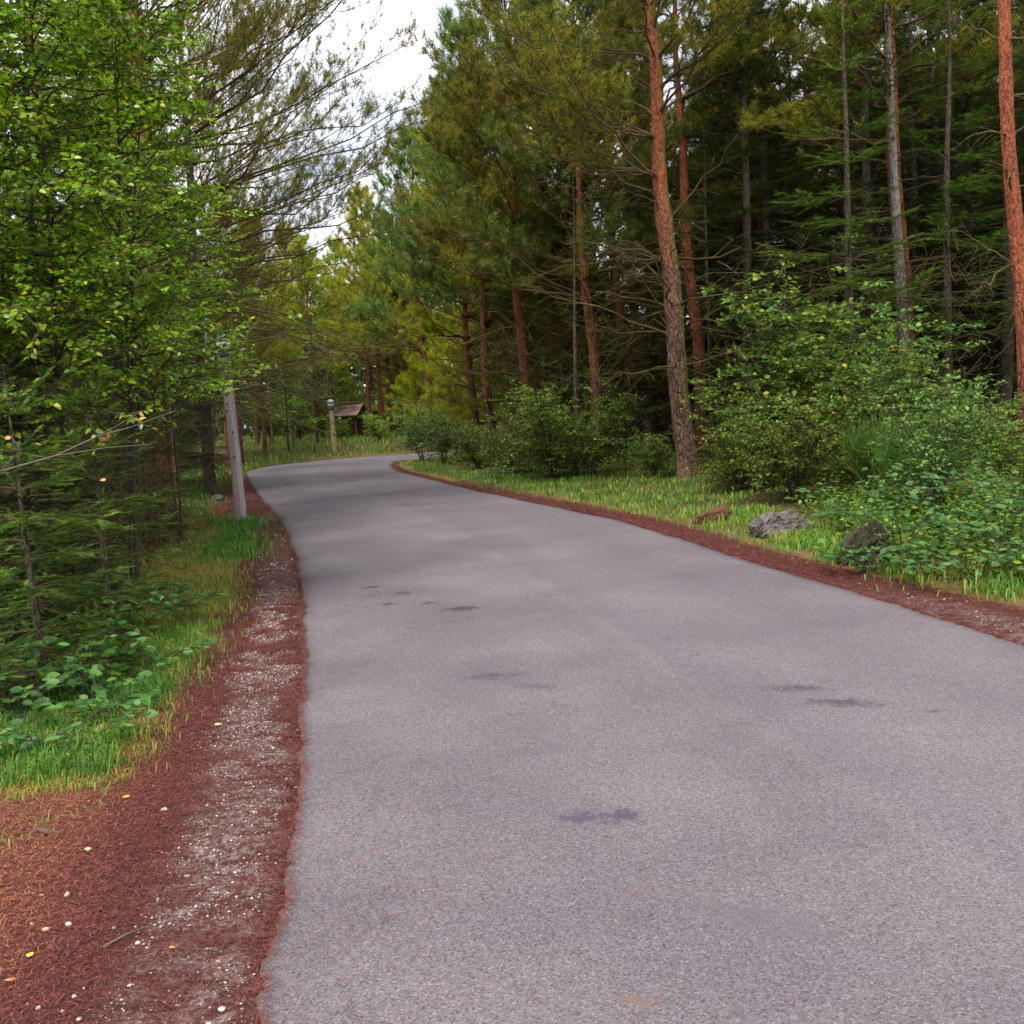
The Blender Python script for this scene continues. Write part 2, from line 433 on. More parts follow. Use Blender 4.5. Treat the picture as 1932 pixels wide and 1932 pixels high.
def gz(x, y):
    return float(height([[x, y]])[0])

# road sheet with a raised asphalt edge
nc = 28
tt = np.linspace(0, 1, nc)
RV = (EL[:, None] * (1 - tt)[None, :, None] + ER[:, None] * tt[None, :, None])
crown = 0.02 * (1 - (2 * tt - 1) ** 2)[None] + 0.004 * wob(RV[..., 0], RV[..., 1], 0.8)
crown[:, [0, -1]] -= 0.012
V3 = np.concatenate([RV, crown[..., None]], -1)
sk = V3[:, [0, -1]].copy(); sk[..., 2] = -0.09
V3 = np.concatenate([sk[:, :1], V3, sk[:, 1:]], 1)
n, k = V3.shape[:2]
i, j = np.meshgrid(np.arange(n - 1), np.arange(k - 1), indexing='ij')
Q = np.stack([i * k + j, i * k + j + 1, (i + 1) * k + j + 1, (i + 1) * k + j], -1).reshape(-1, 4)
mr_, ntr, pr, _o = new_mat('asphalt')
me = tri_mesh('road', V3.reshape(-1, 3), Q, mr_, smooth=False)
lat = np.broadcast_to(np.concatenate([[0], tt, [1]])[None], (n, k)).ravel()
at = me.attributes.new('lat', 'FLOAT', 'POINT'); at.data.foreach_set('value', lat.astype(np.float32))
road = link('road', me, kind='structure')
def asphalt(nt, p):
    co = objco(nt)
    la = attr(nt, 'lat')
    big = noise(nt, 0.7, 4, 0.55, co)
    mid = noise(nt, 4.0, 4, 0.6, co)
    fine = noise(nt, 220, 3, 0.75, co)
    vo = N(nt, 'ShaderNodeTexVoronoi'); vo.inputs['Scale'].default_value = 170
    nt.links.new(co, vo.inputs['Vector'])
    sepc = N(nt, 'ShaderNodeSeparateColor'); nt.links.new(vo.outputs['Color'], sepc.inputs[0])
    base = mixc(nt, ramp(nt, big, [(0.35, 0), (0.65, 1)]), (0.100, 0.087, 0.103), (0.146, 0.132, 0.142))
    base = mixc(nt, ramp(nt, mid, [(0.4, 0.0), (0.75, 0.35)]), base, (0.120, 0.102, 0.126))
    # seam along the middle: a slightly darker half and a pale line
    lw = math_n(nt, 'ADD', la, math_n(nt, 'MULTIPLY', math_n(nt, 'SUBTRACT', noise(nt, 1.3, 3, 0.6, co), 0.5), 0.035))
    side = ramp(nt, lw, [(0.495, 0.0), (0.515, 1.0), (0.60, 0.35), (1, 0.3)])
    base = mixc(nt, math_n(nt, 'MULTIPLY', side, 0.5), base, (0.11, 0.093, 0.12))
    line = ramp(nt, lw, [(0.470, 0.0), (0.485, 1.0), (0.495, 1.0), (0.51, 0.0)])
    base = mixc(nt, math_n(nt, 'MULTIPLY', math_n(nt, 'MULTIPLY', line, mid), 0.06), base, (0.30, 0.28, 0.285))
    wheel = ramp(nt, la, [(0.1, 0.0), (0.22, 1.0), (0.36, 0.0), (0.64, 0.0), (0.78, 1.0), (0.9, 0.0)])
    base = mixc(nt, math_n(nt, 'MULTIPLY', wheel, 0.35), base, (0.092, 0.079, 0.098))
    # aggregate
    sp = ramp(nt, sepc.outputs[0], [(0.0, 0.30), (0.2, 0.78), (0.6, 1.0), (0.88, 1.25), (1.0, 1.8)])
    base = mixc(nt, 0.8, base, sp, 'MULTIPLY')
    base = mixc(nt, 0.5, base, ramp(nt, fine, [(0.3, 0.35), (0.7, 1.6)]), 'MULTIPLY')
    # marks with a shape of their own: (print u, v, half length, half width, turn, strength, colour)
    sn = math_n(nt, 'MULTIPLY', math_n(nt, 'SUBTRACT', noise(nt, 20, 6, 0.85, co), 0.5), 4.0)
    for u, v, a, b, rz, s, c in [
            (1500, 1305, 0.22, 0.10, -0.2, 0.8, (0.045, 0.04, 0.055)), (1590, 1332, 0.26, 0.11, -0.35, 0.85, (0.05, 0.045, 0.06)), (870, 1152, 0.26, 0.12, 0.1, 0.95, (0.03, 0.027, 0.035)),
            (700, 1110, 0.13, 0.10, 0.0, 0.9, (0.03, 0.027, 0.035)), (760, 1122, 0.12, 0.09, 0.0, 0.95, (0.03, 0.027, 0.035)), (735, 1142, 0.10, 0.08, 0.0, 0.9, (0.03, 0.027, 0.035)), (810, 1140, 0.09, 0.07, 0.0, 0.85, (0.03, 0.027, 0.035)), (1175, 1548, 0.12, 0.09, -0.4, 0.8, (0.05, 0.04, 0.065)), (1105, 1550, 0.17, 0.10, -0.25, 0.85, (0.06, 0.05, 0.075)), (1010, 1300, 0.2, 0.08, -0.5, 0.6, (0.06, 0.05, 0.07)), (925, 1280, 0.24, 0.12, -0.1, 0.85, (0.06, 0.05, 0.07)),
            (735, 1120, 0.55, 0.45, 0.3, 0.3, (0.04, 0.035, 0.045)), (1215, 1690, 0.10, 0.06, 0.4, 0.35, (0.13, 0.085, 0.075)),
            (1205, 1892, 0.075, 0.04, -0.5, 0.6, (0.15, 0.085, 0.06)), (1440, 1745, 0.3, 0.13, -0.6, 0.6, (0.09, 0.08, 0.10)),
            (1760, 1347, 0.10, 0.05, 0.0, 0.7, (0.06, 0.05, 0.07)), (1270, 1085, 0.4, 0.05, -0.7, 0.5, (0.08, 0.07, 0.08)),
            (1030, 1420, 0.25, 0.12, 0.2, 0.35, (0.08, 0.07, 0.09))]:
        w = gp(u, v)
        m = N(nt, 'ShaderNodeMapping', vector_type='TEXTURE')
        m.inputs['Location'].default_value = (w[0], w[1], 0); m.inputs['Rotation'].default_value = (0, 0, rz); m.inputs['Scale'].default_value = (a, b, 1)
        nt.links.new(co, m.inputs[0])
        ln = N(nt, 'ShaderNodeVectorMath', operation='LENGTH'); nt.links.new(m.outputs[0], ln.inputs[0])
        q = math_n(nt, 'ADD', ln.outputs['Value'], sn)
        f = ramp(nt, q, [(0.35, min(1, s * 1.15)), (0.55, 0.35 * s), (0.9, 0.0)])
        base = mixc(nt, f, base, c)
    # fine cracks, broken up
    ve = N(nt, 'ShaderNodeTexVoronoi', feature='DISTANCE_TO_EDGE'); ve.inputs['Scale'].default_value = 0.55
    wv = N(nt, 'ShaderNodeVectorMath', operation='ADD'); nd = N(nt, 'ShaderNodeTexNoise'); nd.inputs['Scale'].default_value = 3.0; nd.inputs['Detail'].default_value = 4
    nt.links.new(co, nd.inputs['Vector']); nt.links.new(co, wv.inputs[0]); nt.links.new(nd.outputs[1], wv.inputs[1]); nt.links.new(wv.outputs[0], ve.inputs['Vector'])
    ckk = math_n(nt, 'MULTIPLY', ramp(nt, ve.outputs['Distance'], [(0.0, 0.75), (0.006, 0.0)]), ramp(nt, noise(nt, 0.9, 3, 0.6, co), [(0.50, 0.0), (0.62, 1.0)]))
    base = mixc(nt, ckk, base, (0.05, 0.045, 0.055))
    # needles blown onto the edges
    ed = math_n(nt, 'MULTIPLY', la, math_n(nt, 'SUBTRACT', 1.0, la))
    ed = math_n(nt, 'ADD', ed, math_n(nt, 'MULTIPLY', math_n(nt, 'SUBTRACT', noise(nt, 22, 6, 0.8, co), 0.5), 0.05))
    base = mixc(nt, ramp(nt, ed, [(0.0, 0.85), (0.006, 0.0)]), base, (0.13, 0.05, 0.035))
    nt.links.new(base, p.inputs['Base Color'])
    p.inputs['Roughness'].default_value = 0.85; p.inputs['Specular IOR Level'].default_value = 0.35
    hh = math_n(nt, 'ADD', sepc.outputs[0], fine)
    bump(nt, p, hh, 0.55, 0.006)
asphalt(ntr, pr)

# ------------------------------------------------------------------ forest ground
gx = np.concatenate([np.arange(-300, -60, 30), np.arange(-60, -24, 3), np.arange(-24, -9, 0.5), np.arange(-9, 9, 0.16), np.arange(9, 24, 0.5), np.arange(24, 60, 3), np.arange(60, 301, 30)])
gy = np.concatenate([np.arange(-60, -12, 6), np.arange(-12, 1, 0.6), np.arange(1, 20, 0.16), np.arange(20, 60, 0.45), np.arange(60, 100, 3), np.arange(100, 400, 30)])
XX, YY = np.meshgrid(gx, gy, indexing='ij')
GP = np.stack([XX.ravel(), YY.ravel()], 1)
dd = road_d(GP)
GZ = height(GP, dd)
n, k = XX.shape
i, j = np.meshgrid(np.arange(n - 1), np.arange(k - 1), indexing='ij')
Q = np.stack([i * k + j, (i + 1) * k + j, (i + 1) * k + j + 1, i * k + j + 1], -1).reshape(-1, 4)
mg, ntg, pg, _o = new_mat('forest_soil')
me = tri_mesh('ground', np.c_[GP, GZ], Q, mg, smooth=True)
# how far the needle litter reaches: wide along the near left shoulder
dl, dr, ins = dd
wl_ = 0.85 + 0.75 * (1 - sstep(3.5, 7, GP[:, 1])) + 0.25 * wob(GP[:, 0], GP[:, 1], 0.7, 2) + 1.2 * (sstep(14, 17, GP[:, 1]) * (1 - sstep(22, 30, GP[:, 1])))
wr_ = 0.55 + 0.35 * (1 - sstep(5, 10, GP[:, 1])) - 0.25 * sstep(14, 25, GP[:, 1])
sv = np.minimum(dl / wl_, dr / wr_)
def grit_at(P, d):
    dd_ = d + 0.22 * (vn(P[:, 0], P[:, 1], 4.5) - .5) + 0.12 * (vn(P[:, 0] + 9, P[:, 1], 13) - .5)
    strip = np.where(P[:, 0] > np.interp(P[:, 1], [0, 10, 20, 33], [1.8, 0.3, -2.5, -6]), 1 - sstep(6, 9, P[:, 1]), 1 - .7 * sstep(9, 15, P[:, 1]))
    return strip * sstep(.05, .12, dd_) * (1 - sstep(.34, .52, dd_)) * sstep(.14, .52, .55 * vn(P[:, 0] + 3, P[:, 1], 3.3) + .45 * vn(P[:, 0], P[:, 1] + 7, 9))
at = me.attributes.new('away', 'FLOAT', 'POINT'); at.data.foreach_set('value', np.clip(np.minimum(dl, dr), 0, 5).astype(np.float32))
at = me.attributes.new('strip', 'FLOAT', 'POINT'); at.data.foreach_set('value', np.where(GP[:, 0] > np.interp(GP[:, 1], [0, 10, 20, 33], [1.8, 0.3, -2.5, -6]), 1 - sstep(6, 9, GP[:, 1]), 1 - .7 * sstep(9, 15, GP[:, 1])).astype(np.float32))
at = me.attributes.new('reach', 'FLOAT', 'POINT'); at.data.foreach_set('value', np.clip(sv, 0, 5).astype(np.float32))
ground = link('ground', me, kind='structure')
def soil(nt, p):
    co = objco(nt)
    rc = attr(nt, 'reach')
    n1, n2, n3 = noise(nt, 2.2, 5, 0.6, co), noise(nt, 11, 6, 0.7, co), noise(nt, 70, 4, 0.75, co)
    st = noise(nt, 4.5, 7, 0.75, objco(nt, (1.2, 1.7, 1)), 0.6)
    needles = mixc(nt, ramp(nt, n3, [(0.3, 0), (0.7, 1)]), (0.022, 0.006, 0.007), (0.085, 0.022, 0.019))
    needles = mixc(nt, ramp(nt, n2, [(0.35, 0), (0.7, 0.7)]), needles, (0.13, 0.036, 0.022))
    vo = N(nt, 'ShaderNodeTexVoronoi'); vo.inputs['Scale'].default_value = 75; nt.links.new(co, vo.inputs['Vector'])
    sc = N(nt, 'ShaderNodeSeparateColor'); nt.links.new(vo.outputs['Color'], sc.inputs[0])
    grit = mixc(nt, ramp(nt, sc.outputs[1], [(0.2, 0.0), (1.0, 1.0)]), (0.085, 0.05, 0.05), (0.38, 0.31, 0.30))
    # grit shows in a trodden strip beside the asphalt; needles drift over the rest
    aw = attr(nt, 'away')
    awn = math_n(nt, 'ADD', aw, math_n(nt, 'MULTIPLY', math_n(nt, 'SUBTRACT', n2, 0.5), 0.22))
    mid = ramp(nt, awn, [(0.05, 0.0), (0.12, 1.0), (0.36, 1.0), (0.50, 0.0)])
    gm = math_n(nt, 'MULTIPLY', math_n(nt, 'MULTIPLY', mid, attr(nt, 'strip')), ramp(nt, st, [(0.42, 0.0), (0.60, 0.7)]))
    needles = mixc(nt, ramp(nt, awn, [(0.6, 0.0), (1.1, 0.35)]), needles, mixc(nt, n3, (0.07, 0.022, 0.012), (0.26, 0.095, 0.040)))
    lit = mixc(nt, gm, needles, grit)
    floor = mixc(nt, ramp(nt, n1, [(0.4, 0), (0.62, 1)]), (0.05, 0.035, 0.022), (0.085, 0.075, 0.025))
    floor = mixc(nt, ramp(nt, n2, [(0.45, 0), (0.7, 0.6)]), floor, (0.16, 0.075, 0.035))
    thatch = mixc(nt, ramp(nt, n3, [(0.3, 0), (0.7, 1)]), (0.07, 0.065, 0.018), (0.26, 0.19, 0.06))
    floor = mixc(nt, ramp(nt, math_n(nt, 'MULTIPLY', rc, 0.2), [(0.25, 0.85), (0.6, 0.0)]), floor, thatch)
    e = math_n(nt, 'ADD', rc, math_n(nt, 'MULTIPLY', math_n(nt, 'SUBTRACT', n2, 0.5), 0.8))
    c = mixc(nt, ramp(nt, e, [(0.85, 0.0), (1.35, 1.0)]), lit, floor)
    nt.links.new(c, p.inputs['Base Color'])
    p.inputs['Roughness'].default_value = 0.95; p.inputs['Specular IOR Level'].default_value = 0.15
    bump(nt, p, math_n(nt, 'ADD', n3, n2), 0.8, 0.03)
soil(ntg, pg)

# ------------------------------------------------------------------ plant builders
def needle_tuft(n, rng, w=0.045, lo=25, hi=75):
    """a shoot tip of n needles round the x axis, unit length"""
    V, T = [], []
    for i in range(n):
        a = 2 * math.pi * (i / n) * 2.618 + rng.uniform(-.3, .3); t = math.radians(rng.uniform(lo, hi))
        d = np.array([math.cos(t), math.sin(t) * math.cos(a), math.sin(t) * math.sin(a)])
        q = unit(np.cross(d, rng.standard_normal(3)))
        b = np.array([rng.uniform(-0.7, 0.25), 0, 0])
        L = rng.uniform(0.75, 1.1)
        V += [b + q * w, b - q * w, b + d * L]; T.append([3 * i, 3 * i + 1, 3 * i + 2])
    return np.array(V), np.array(T)
def flat_shoot(n, rng, w=0.035, nl=0.28):
    """a flat conifer shoot: needles combed to both sides of a stalk of unit length"""
    V, T = [], []
    for i in range(n):
        x = i / n; s = (-1) ** i
        t = math.radians(rng.uniform(40, 65)); e = rng.uniform(-0.15, 0.5)
        d = unit(np.array([math.cos(t), s * math.sin(t), e]))
        q = unit(np.cross(d, np.array([0, 0.2 * s, 1.]))) * w
        b = np.array([x, 0, 0]); L = nl * rng.uniform(0.8, 1.15) * (1.1 - 0.4 * x)
        V += [b + q, b - q, b + d * L]; T.append([3 * i, 3 * i + 1, 3 * i + 2])
    m = len(V)
    V += [np.array([0, .012, 0]), np.array([0, -.012, 0]), np.array([1.15, 0, 0])]; T.append([m, m + 1, m + 2])
    return np.array(V), np.array(T)
LEAF_V = np.array([[0, 0, 0], [.34, .33, .06], [.34, -.33, .06], [1, 0, -.08], [.45, 0, -.02], [.72, .2, .0], [.72, -.2, .0]])
LEAF_T = np.array([[0, 4, 1], [4, 5, 1], [4, 3, 5], [0, 2, 4], [4, 2, 6], [4, 6, 3]])
SLEAF_V = np.array([[0, 0, 0], [.42, .34, .05], [.42, -.34, .05], [1, 0, -.06]])
SLEAF_T = np.array([[0, 3, 1], [0, 2, 3]])

class Plant:
    def __init__(s, seed):
        s.rng = np.random.default_rng(seed)
        s.seg = {'a': [], 'b': []}; s.lp, s.ld, s.ls = [], [], []
    def add(s, key, p0, p1, r0, r1):
        s.seg[key].append((np.atleast_2d(p0), np.atleast_2d(p1), np.atleast_1d(r0), np.atleast_1d(r1)))
    def sticks(s, key, k):
        if not s.seg[key]: return None
        return prisms(*[np.concatenate([q[i] for q in s.seg[key]]) for i in range(4)], k=k)
    def leaves(s, p, d, size):
        s.lp.append(np.atleast_2d(p)); s.ld.append(np.atleast_2d(d)); s.ls.append(np.atleast_1d(size))
    def foliage(s, tv, tf, updir=(0, 0, 1), jit=0.5):
        P, D, Z = np.concatenate(s.lp), np.concatenate(s.ld), np.concatenate(s.ls)
        U = np.array(updir)[None] + jit * s.rng.standard_normal((len(P), 3))
        V, T = stamps(P, D, U, Z, tv, tf)
        r = np.repeat(s.rng.random(len(P)), len(tf))
        return V, T, np.clip(r + s.rng.normal(0, 0.06, len(r)), 0, 1)

def trunk_tube(rng, H, r0, k=14, sway=0.12, flare=0.5, whorls=()):
    n = max(10, int(H / 0.22))
    z = np.linspace(-0.35, H, n)
    t = np.clip(z / H, 0, 1)
    ph = rng.uniform(0, 6.28, 4)
    x = sway * (np.sin(z * 0.45 + ph[0]) - math.sin(ph[0])) * t + 0.25 * sway * (np.sin(z * 1.5 + ph[1]) - math.sin(ph[1])) * sstep(0, 1, z)
    y = sway * (np.sin(z * 0.4 + ph[2]) - math.sin(ph[2])) * t + 0.25 * sway * (np.sin(z * 1.3 + ph[3]) - math.sin(ph[3])) * sstep(0, 1, z)
    r = r0 * (1 - 0.93 * t ** 1.15) * (1 + flare * np.exp(-np.clip(z + 0.1, 0, 9) / 0.22))
    for w in whorls:
        r = r * (1 + 0.12 * np.exp(-((z - w) / 0.09) ** 2))
    path = np.stack([x, y, z], 1)
    return path, r, tube(path, r, k, rng, 0.03)

def pine(seed, H, r0, cb, db, Lmax, whorl=0.5, nb=5, tufts=1.0, tsize=0.13, bark='pine_bark', needle='pine_needle', az=None, k=14, tn=9, dead_k=1.0, lr=1.0):
    """Scots pine: bare stem, dead mossy lower limbs, live crown of needle tufts -> dict of part meshes"""
    P = Plant(seed); rng = P.rng
    wz = np.arange(db, H - 0.25, whorl) + rng.uniform(-.12, .12, len(np.arange(db, H - 0.25, whorl)))
    path, rr, tr = trunk_tube(rng, H, r0, k, whorls=wz)
    for z in wz:
        c = np.array([np.interp(z, path[:, 2], path[:, 0]), np.interp(z, path[:, 2], path[:, 1]), z]); tr_r = np.interp(z, path[:, 2], rr)
        live = z > cb * rng.uniform(0.93, 1.07)
        t = np.clip((z - cb) / (H - cb), 0, 1)
        m = nb if live else max(2, int(rng.integers(2, nb) * dead_k))
        for i in range(m):
            a = rng.uniform(0, 6.28) if az is None or rng.random() > az[1] else az[0] + rng.normal(0, 0.55)
            if live:
                L = Lmax * (1 - t) ** 0.65 * rng.uniform(0.65, 1.1) + 0.25; e = math.radians(10 + 45 * t + rng.normal(0, 10)); bend = rng.uniform(0.05, 0.5)
            else:
                L = Lmax * rng.uniform(0.25, 0.95); e = math.radians(rng.normal(14, 14)); bend = rng.uniform(-0.55, 0.1)
            ns = 7
            h = np.array([math.cos(a), math.sin(a), 0.])
            s = np.linspace(0, 1, ns + 1)
            side = np.array([-h[1], h[0], 0]) * rng.normal(0, 0.12)
            pts = c + h * (tr_r * 0.5 + L * s[:, None] * math.cos(e)) + np.array([0, 0, 1.]) * (L * (s * math.sin(e) + bend * s ** 2 * 0.6))[:, None] + side * (L * s ** 2)[:, None]
            pts[1:] += rng.normal(0, 0.018 * L, (ns, 3))
            rb = lr * (0.008 + 0.0095 * L) * (1 - 0.85 * s) + 0.0025
            key = 'a' if live else 'b'
            P.add(key, pts[:-1], pts[1:], rb[:-1], rb[1:])
            P.add('a', c + h * tr_r * .6 - np.array([0, 0, .03]), pts[1] * .22 + pts[0] * .78 + h * .04, [rb[0] * 2.1 + .006], [rb[0] * 1.0])
            # side twigs
            nsb = int((5 + 4.2 * L) * (1 if live else 0.75))
            ts = np.sort(rng.uniform(0.22 if live else 0.15, 1.0, nsb)); ts[-1] = 1.0
            q = np.stack([np.interp(ts, s, pts[:, d]) for d in range(3)], 1)
            tg = unit(np.stack([np.interp(ts, s, np.gradient(pts[:, d])) for d in range(3)], 1))
            sg = np.where(np.arange(nsb) % 2 == 0, 1., -1.)[:, None]
            lat_ = unit(np.cross(tg, np.array([[0, 0, 1.]])))
            dr = unit(tg * rng.uniform(0.4, 1.1, (nsb, 1)) + sg * lat_ * rng.uniform(0.3, 1, (nsb, 1)) + np.array([[0, 0, 1.]]) * (rng.uniform(0.0, 0.75, (nsb, 1)) if live else rng.uniform(-0.6, 0.5, (nsb, 1))))
            sl = (0.20 + 0.42 * (1 - ts) * L + 0.06 * L) * rng.uniform(0.6, 1.15, nsb)
            if not live: sl *= 0.9
            mid = q + dr * sl[:, None] * 0.5
            d2 = unit(dr + np.array([[0, 0, 0.35 if live else -0.2]]) + rng.normal(0, 0.15, (nsb, 3)))
            end = mid + d2 * sl[:, None] * 0.5
            P.add(key, q, mid, np.full(nsb, .0045), np.full(nsb, .0035)); P.add(key, mid, end, np.full(nsb, .0035), np.full(nsb, .002))
            nt_ = int(4 * tufts) if live else 4
            for w in range(nt_):
                f = rng.uniform(0.25, 1.0, nsb)[:, None]
                b0 = np.where(f < .5, q + (mid - q) * f * 2, mid + (end - mid) * (f - .5) * 2)
                dd_ = unit(d2 + rng.normal(0, 0.55, (nsb, 3)) + np.array([[0, 0, 0.3 if live else 0.0]]))
                ll = rng.uniform(0.08, 0.24, nsb)
                b1 = b0 + dd_ * ll[:, None]
                P.add(key, b0, b1, np.full(nsb, .0025), np.full(nsb, .0015))
                if live:
                    P.leaves(b1, dd_, tsize * rng.uniform(0.75, 1.15, nsb))
                    P.leaves((b0 + b1) / 2, dd_, tsize * rng.uniform(0.7, 1.0, nsb))
            if live: P.leaves(end, d2, np.full(nsb, tsize))
    tv, tf = needle_tuft(tn, rng)
    V, T, r = P.foliage(tv, tf)
    o = {'trunk': tri_mesh('pine_trunk', *tr, M[bark], smooth=True), 'crown': tri_mesh('pine_needles', V, T, M[needle], r)}
    a, b = P.sticks('a', 3), P.sticks('b', 3)
    if a: o['branches'] = tri_mesh('pine_limbs', *a, M['limb'])
    if b: o['dead_branches'] = tri_mesh('pine_dead_limbs', *b, M['dead_twig'])
    return o

def spruce(seed, H, r0, Lmax, base=0.3, whorl=0.3, nb=6, shoot=0.13, nsh=14, needle='spruce_needle', bark='spruce_bark', droop=0.35, dead_to=0.0, dens=1.0):
    P = Plant(seed); rng = P.rng
    path, rr, tr = trunk_tube(rng, H, r0, 9, sway=0.05, flare=0.3)
    up = np.array([[0, 0, 1.]])
    for z in np.arange(base, H - 0.1, whorl):
        z += rng.uniform(-.06, .06)
        c = np.array([np.interp(z, path[:, 2], path[:, 0]), np.interp(z, path[:, 2], path[:, 1]), z])
        t = z / H; live = z > dead_to * rng.uniform(.85, 1.1)
        for i in range(nb if live else 3):
            a = rng.uniform(0, 6.28); L = (Lmax * (1 - t) ** 0.85 + 0.15) * rng.uniform(0.65, 1.1) * (1 if live else 0.8)
            e = math.radians(28 * t - 6 + rng.normal(0, 8)); h = np.array([math.cos(a), math.sin(a), 0.])
            s = np.linspace(0, 1, 7)
            pts = c + h * (L * s[:, None] * math.cos(e)) + np.array([0, 0, 1.]) * (L * (s * math.sin(e) - droop * s ** 2 * (1 - t) + 0.16 * s ** 3))[:, None]
            pts[1:] += rng.normal(0, 0.012 * L, (6, 3))
            rb = (0.004 + 0.008 * L) * (1 - 0.85 * s) + 0.0018
            P.add('a', pts[:-1], pts[1:], rb[:-1], rb[1:])
            n = max(5, int(L / 0.055 * dens))
            ts = np.linspace(0.14, 1, n)
            q = np.stack([np.interp(ts, s, pts[:, d]) for d in range(3)], 1)
            tg = unit(np.stack([np.interp(ts, s, np.gradient(pts[:, d])) for d in range(3)], 1))
            lat_ = unit(np.cross(tg, up)); sg = np.where(np.arange(n) % 2 == 0, 1., -1.)[:, None]
            d = unit(tg * 0.8 + sg * lat_ * rng.uniform(.6, 1, (n, 1)) + up * rng.normal(-.12, .15, (n, 1)))
            tl = (0.42 * L * (1 - ts) ** 0.8 + 0.07) * rng.uniform(.7, 1.1, n)
            P.add('a', q, q + d * tl[:, None], np.full(n, .003), np.full(n, .0015))
            if not live: continue
            P.leaves(q, tg, np.full(n, shoot * 0.9))
            mx_ = int(max(1, np.ceil(tl.max() / (shoot * 0.8))))
            for j_ in range(mx_):
                m = tl > j_ * shoot * 0.8
                if not m.any(): break
                p = q[m] + d[m] * (j_ * shoot * 0.8)
                P.leaves(p, d[m] + rng.normal(0, .1, (m.sum(), 3)), shoot * rng.uniform(.8, 1.15, m.sum()))
                s2 = np.where(rng.random(m.sum()) < .5, 1., -1.)[:, None]
                P.leaves(p, unit(d[m] + s2 * np.cross(d[m], up) * 0.9), shoot * rng.uniform(.6, 1.0, m.sum()))
    tv, tf = flat_shoot(nsh, rng)
    V, T, r = P.foliage(tv, tf, jit=0.25)
    return {'trunk': tri_mesh('spruce_trunk', *tr, M[bark], smooth=True), 'crown': tri_mesh('spruce_needles', V, T, M[needle], r),
            'branches': tri_mesh('spruce_limbs', *P.sticks('a', 3), M['twig'])}

def broadleaf(seed, H, stems, spread, leaf, base=0.2, blen=1.0, nbr=16, ntw=8, nlf=7, mat='birch_leaf', bark='sapling_bark', r0=0.03, small=False, rise=0.5, lean=(0, 0), flat=0.55):
    """sapling or shrub: stems, side branches, twigs, single leaves"""
    P = Plant(seed); rng = P.rng
    for si in range(stems):
        a = rng.uniform(0, 6.28); sp = spread * rng.uniform(0.3, 1) if stems > 1 else spread * 0.25
        h = H * rng.uniform(0.72, 1.0) if stems > 1 else H
        n = 12; s = np.linspace(0, 1, n)
        off = np.array([math.cos(a), math.sin(a), 0.]) * rng.uniform(0, 0.12 * (stems > 1))
        pts = off + np.stack([math.cos(a) * sp * s ** 1.3 + lean[0] * s, math.sin(a) * sp * s ** 1.3 + lean[1] * s, h * s], 1)
        pts[1:] += rng.normal(0, 0.02, (n - 1, 3)).cumsum(0) * 0.7
        pts[0, 2] = -0.12
        rr = r0 * (1 - 0.88 * s) * rng.uniform(.75, 1.1)
        P.add('a', pts[:-1], pts[1:], rr[:-1], rr[1:])
        for bi in range(nbr):
            t = base + (1 - base) * (bi + rng.random()) / nbr
            c = np.array([np.interp(t, s, pts[:, d]) for d in range(3)])
            aa = bi * 2.4 + rng.uniform(-.6, .6); L = blen * (1.05 - 0.8 * t) * rng.uniform(0.6, 1.15) + 0.12
            m = 6; u = np.linspace(0, 1, m)
            e = math.radians(rng.normal(32, 12)) * rise * 2
            hh = np.array([math.cos(aa), math.sin(aa), 0.])
            bp = c + hh * (L * u * math.cos(e))[:, None] + np.array([0, 0, 1.]) * (L * (math.sin(e) * u - 0.22 * u ** 2))[:, None]
            bp[1:] += rng.normal(0, 0.03 * L, (m - 1, 3))
            rb = (0.003 + 0.007 * L) * (1 - 0.8 * u) + .001
            P.add('a', bp[:-1], bp[1:], rb[:-1], rb[1:])
            k = max(3, int(ntw * (0.4 + 0.6 * L / max(blen, .1))))
            ts = rng.uniform(0.15, 1, k); ts[-1] = 1
            q = np.stack([np.interp(ts, u, bp[:, d]) for d in range(3)], 1)
            tg = unit(np.stack([np.interp(ts, u, np.gradient(bp[:, d])) for d in range(3)], 1))
            sg = np.where(np.arange(k) % 2 == 0, 1., -1.)[:, None]
            d = unit(tg + sg * np.cross(tg, np.array([[0, 0, 1.]])) * rng.uniform(.4, 1.2, (k, 1)) + rng.normal(0, .3, (k, 3)))
            tl = rng.uniform(0.5, 1.1, k) * (0.16 + 0.22 * L)
            P.add('b', q, q + d * tl[:, None], np.full(k, .0028), np.full(k, .0012))
            for li in range(nlf):
                f = (li + rng.random(k)) / nlf
                p = q + d * (tl * f)[:, None]
                s2 = (1 if li % 2 else -1)
                dl_ = unit(d * 0.6 + s2 * np.cross(d, np.array([[0, 0, 1.]])) + rng.normal(0, .35, (k, 3)) + np.array([[0, 0, -.15]]))
                P.leaves(p + dl_ * 0.01, dl_, leaf * rng.uniform(.6, 1.2, k))
    V, T, r = P.foliage(SLEAF_V if small else LEAF_V, SLEAF_T if small else LEAF_T, jit=flat)
    o = {'stem': tri_mesh('sapling_stem', *P.sticks('a', 5), M[bark], smooth=True), 'foliage': tri_mesh('leaf_mass', V, T, M[mat], r)}
    b = P.sticks('b', 3)
    if b: o['twigs'] = tri_mesh('sapling_twigs', *b, M['twig'])
    return o

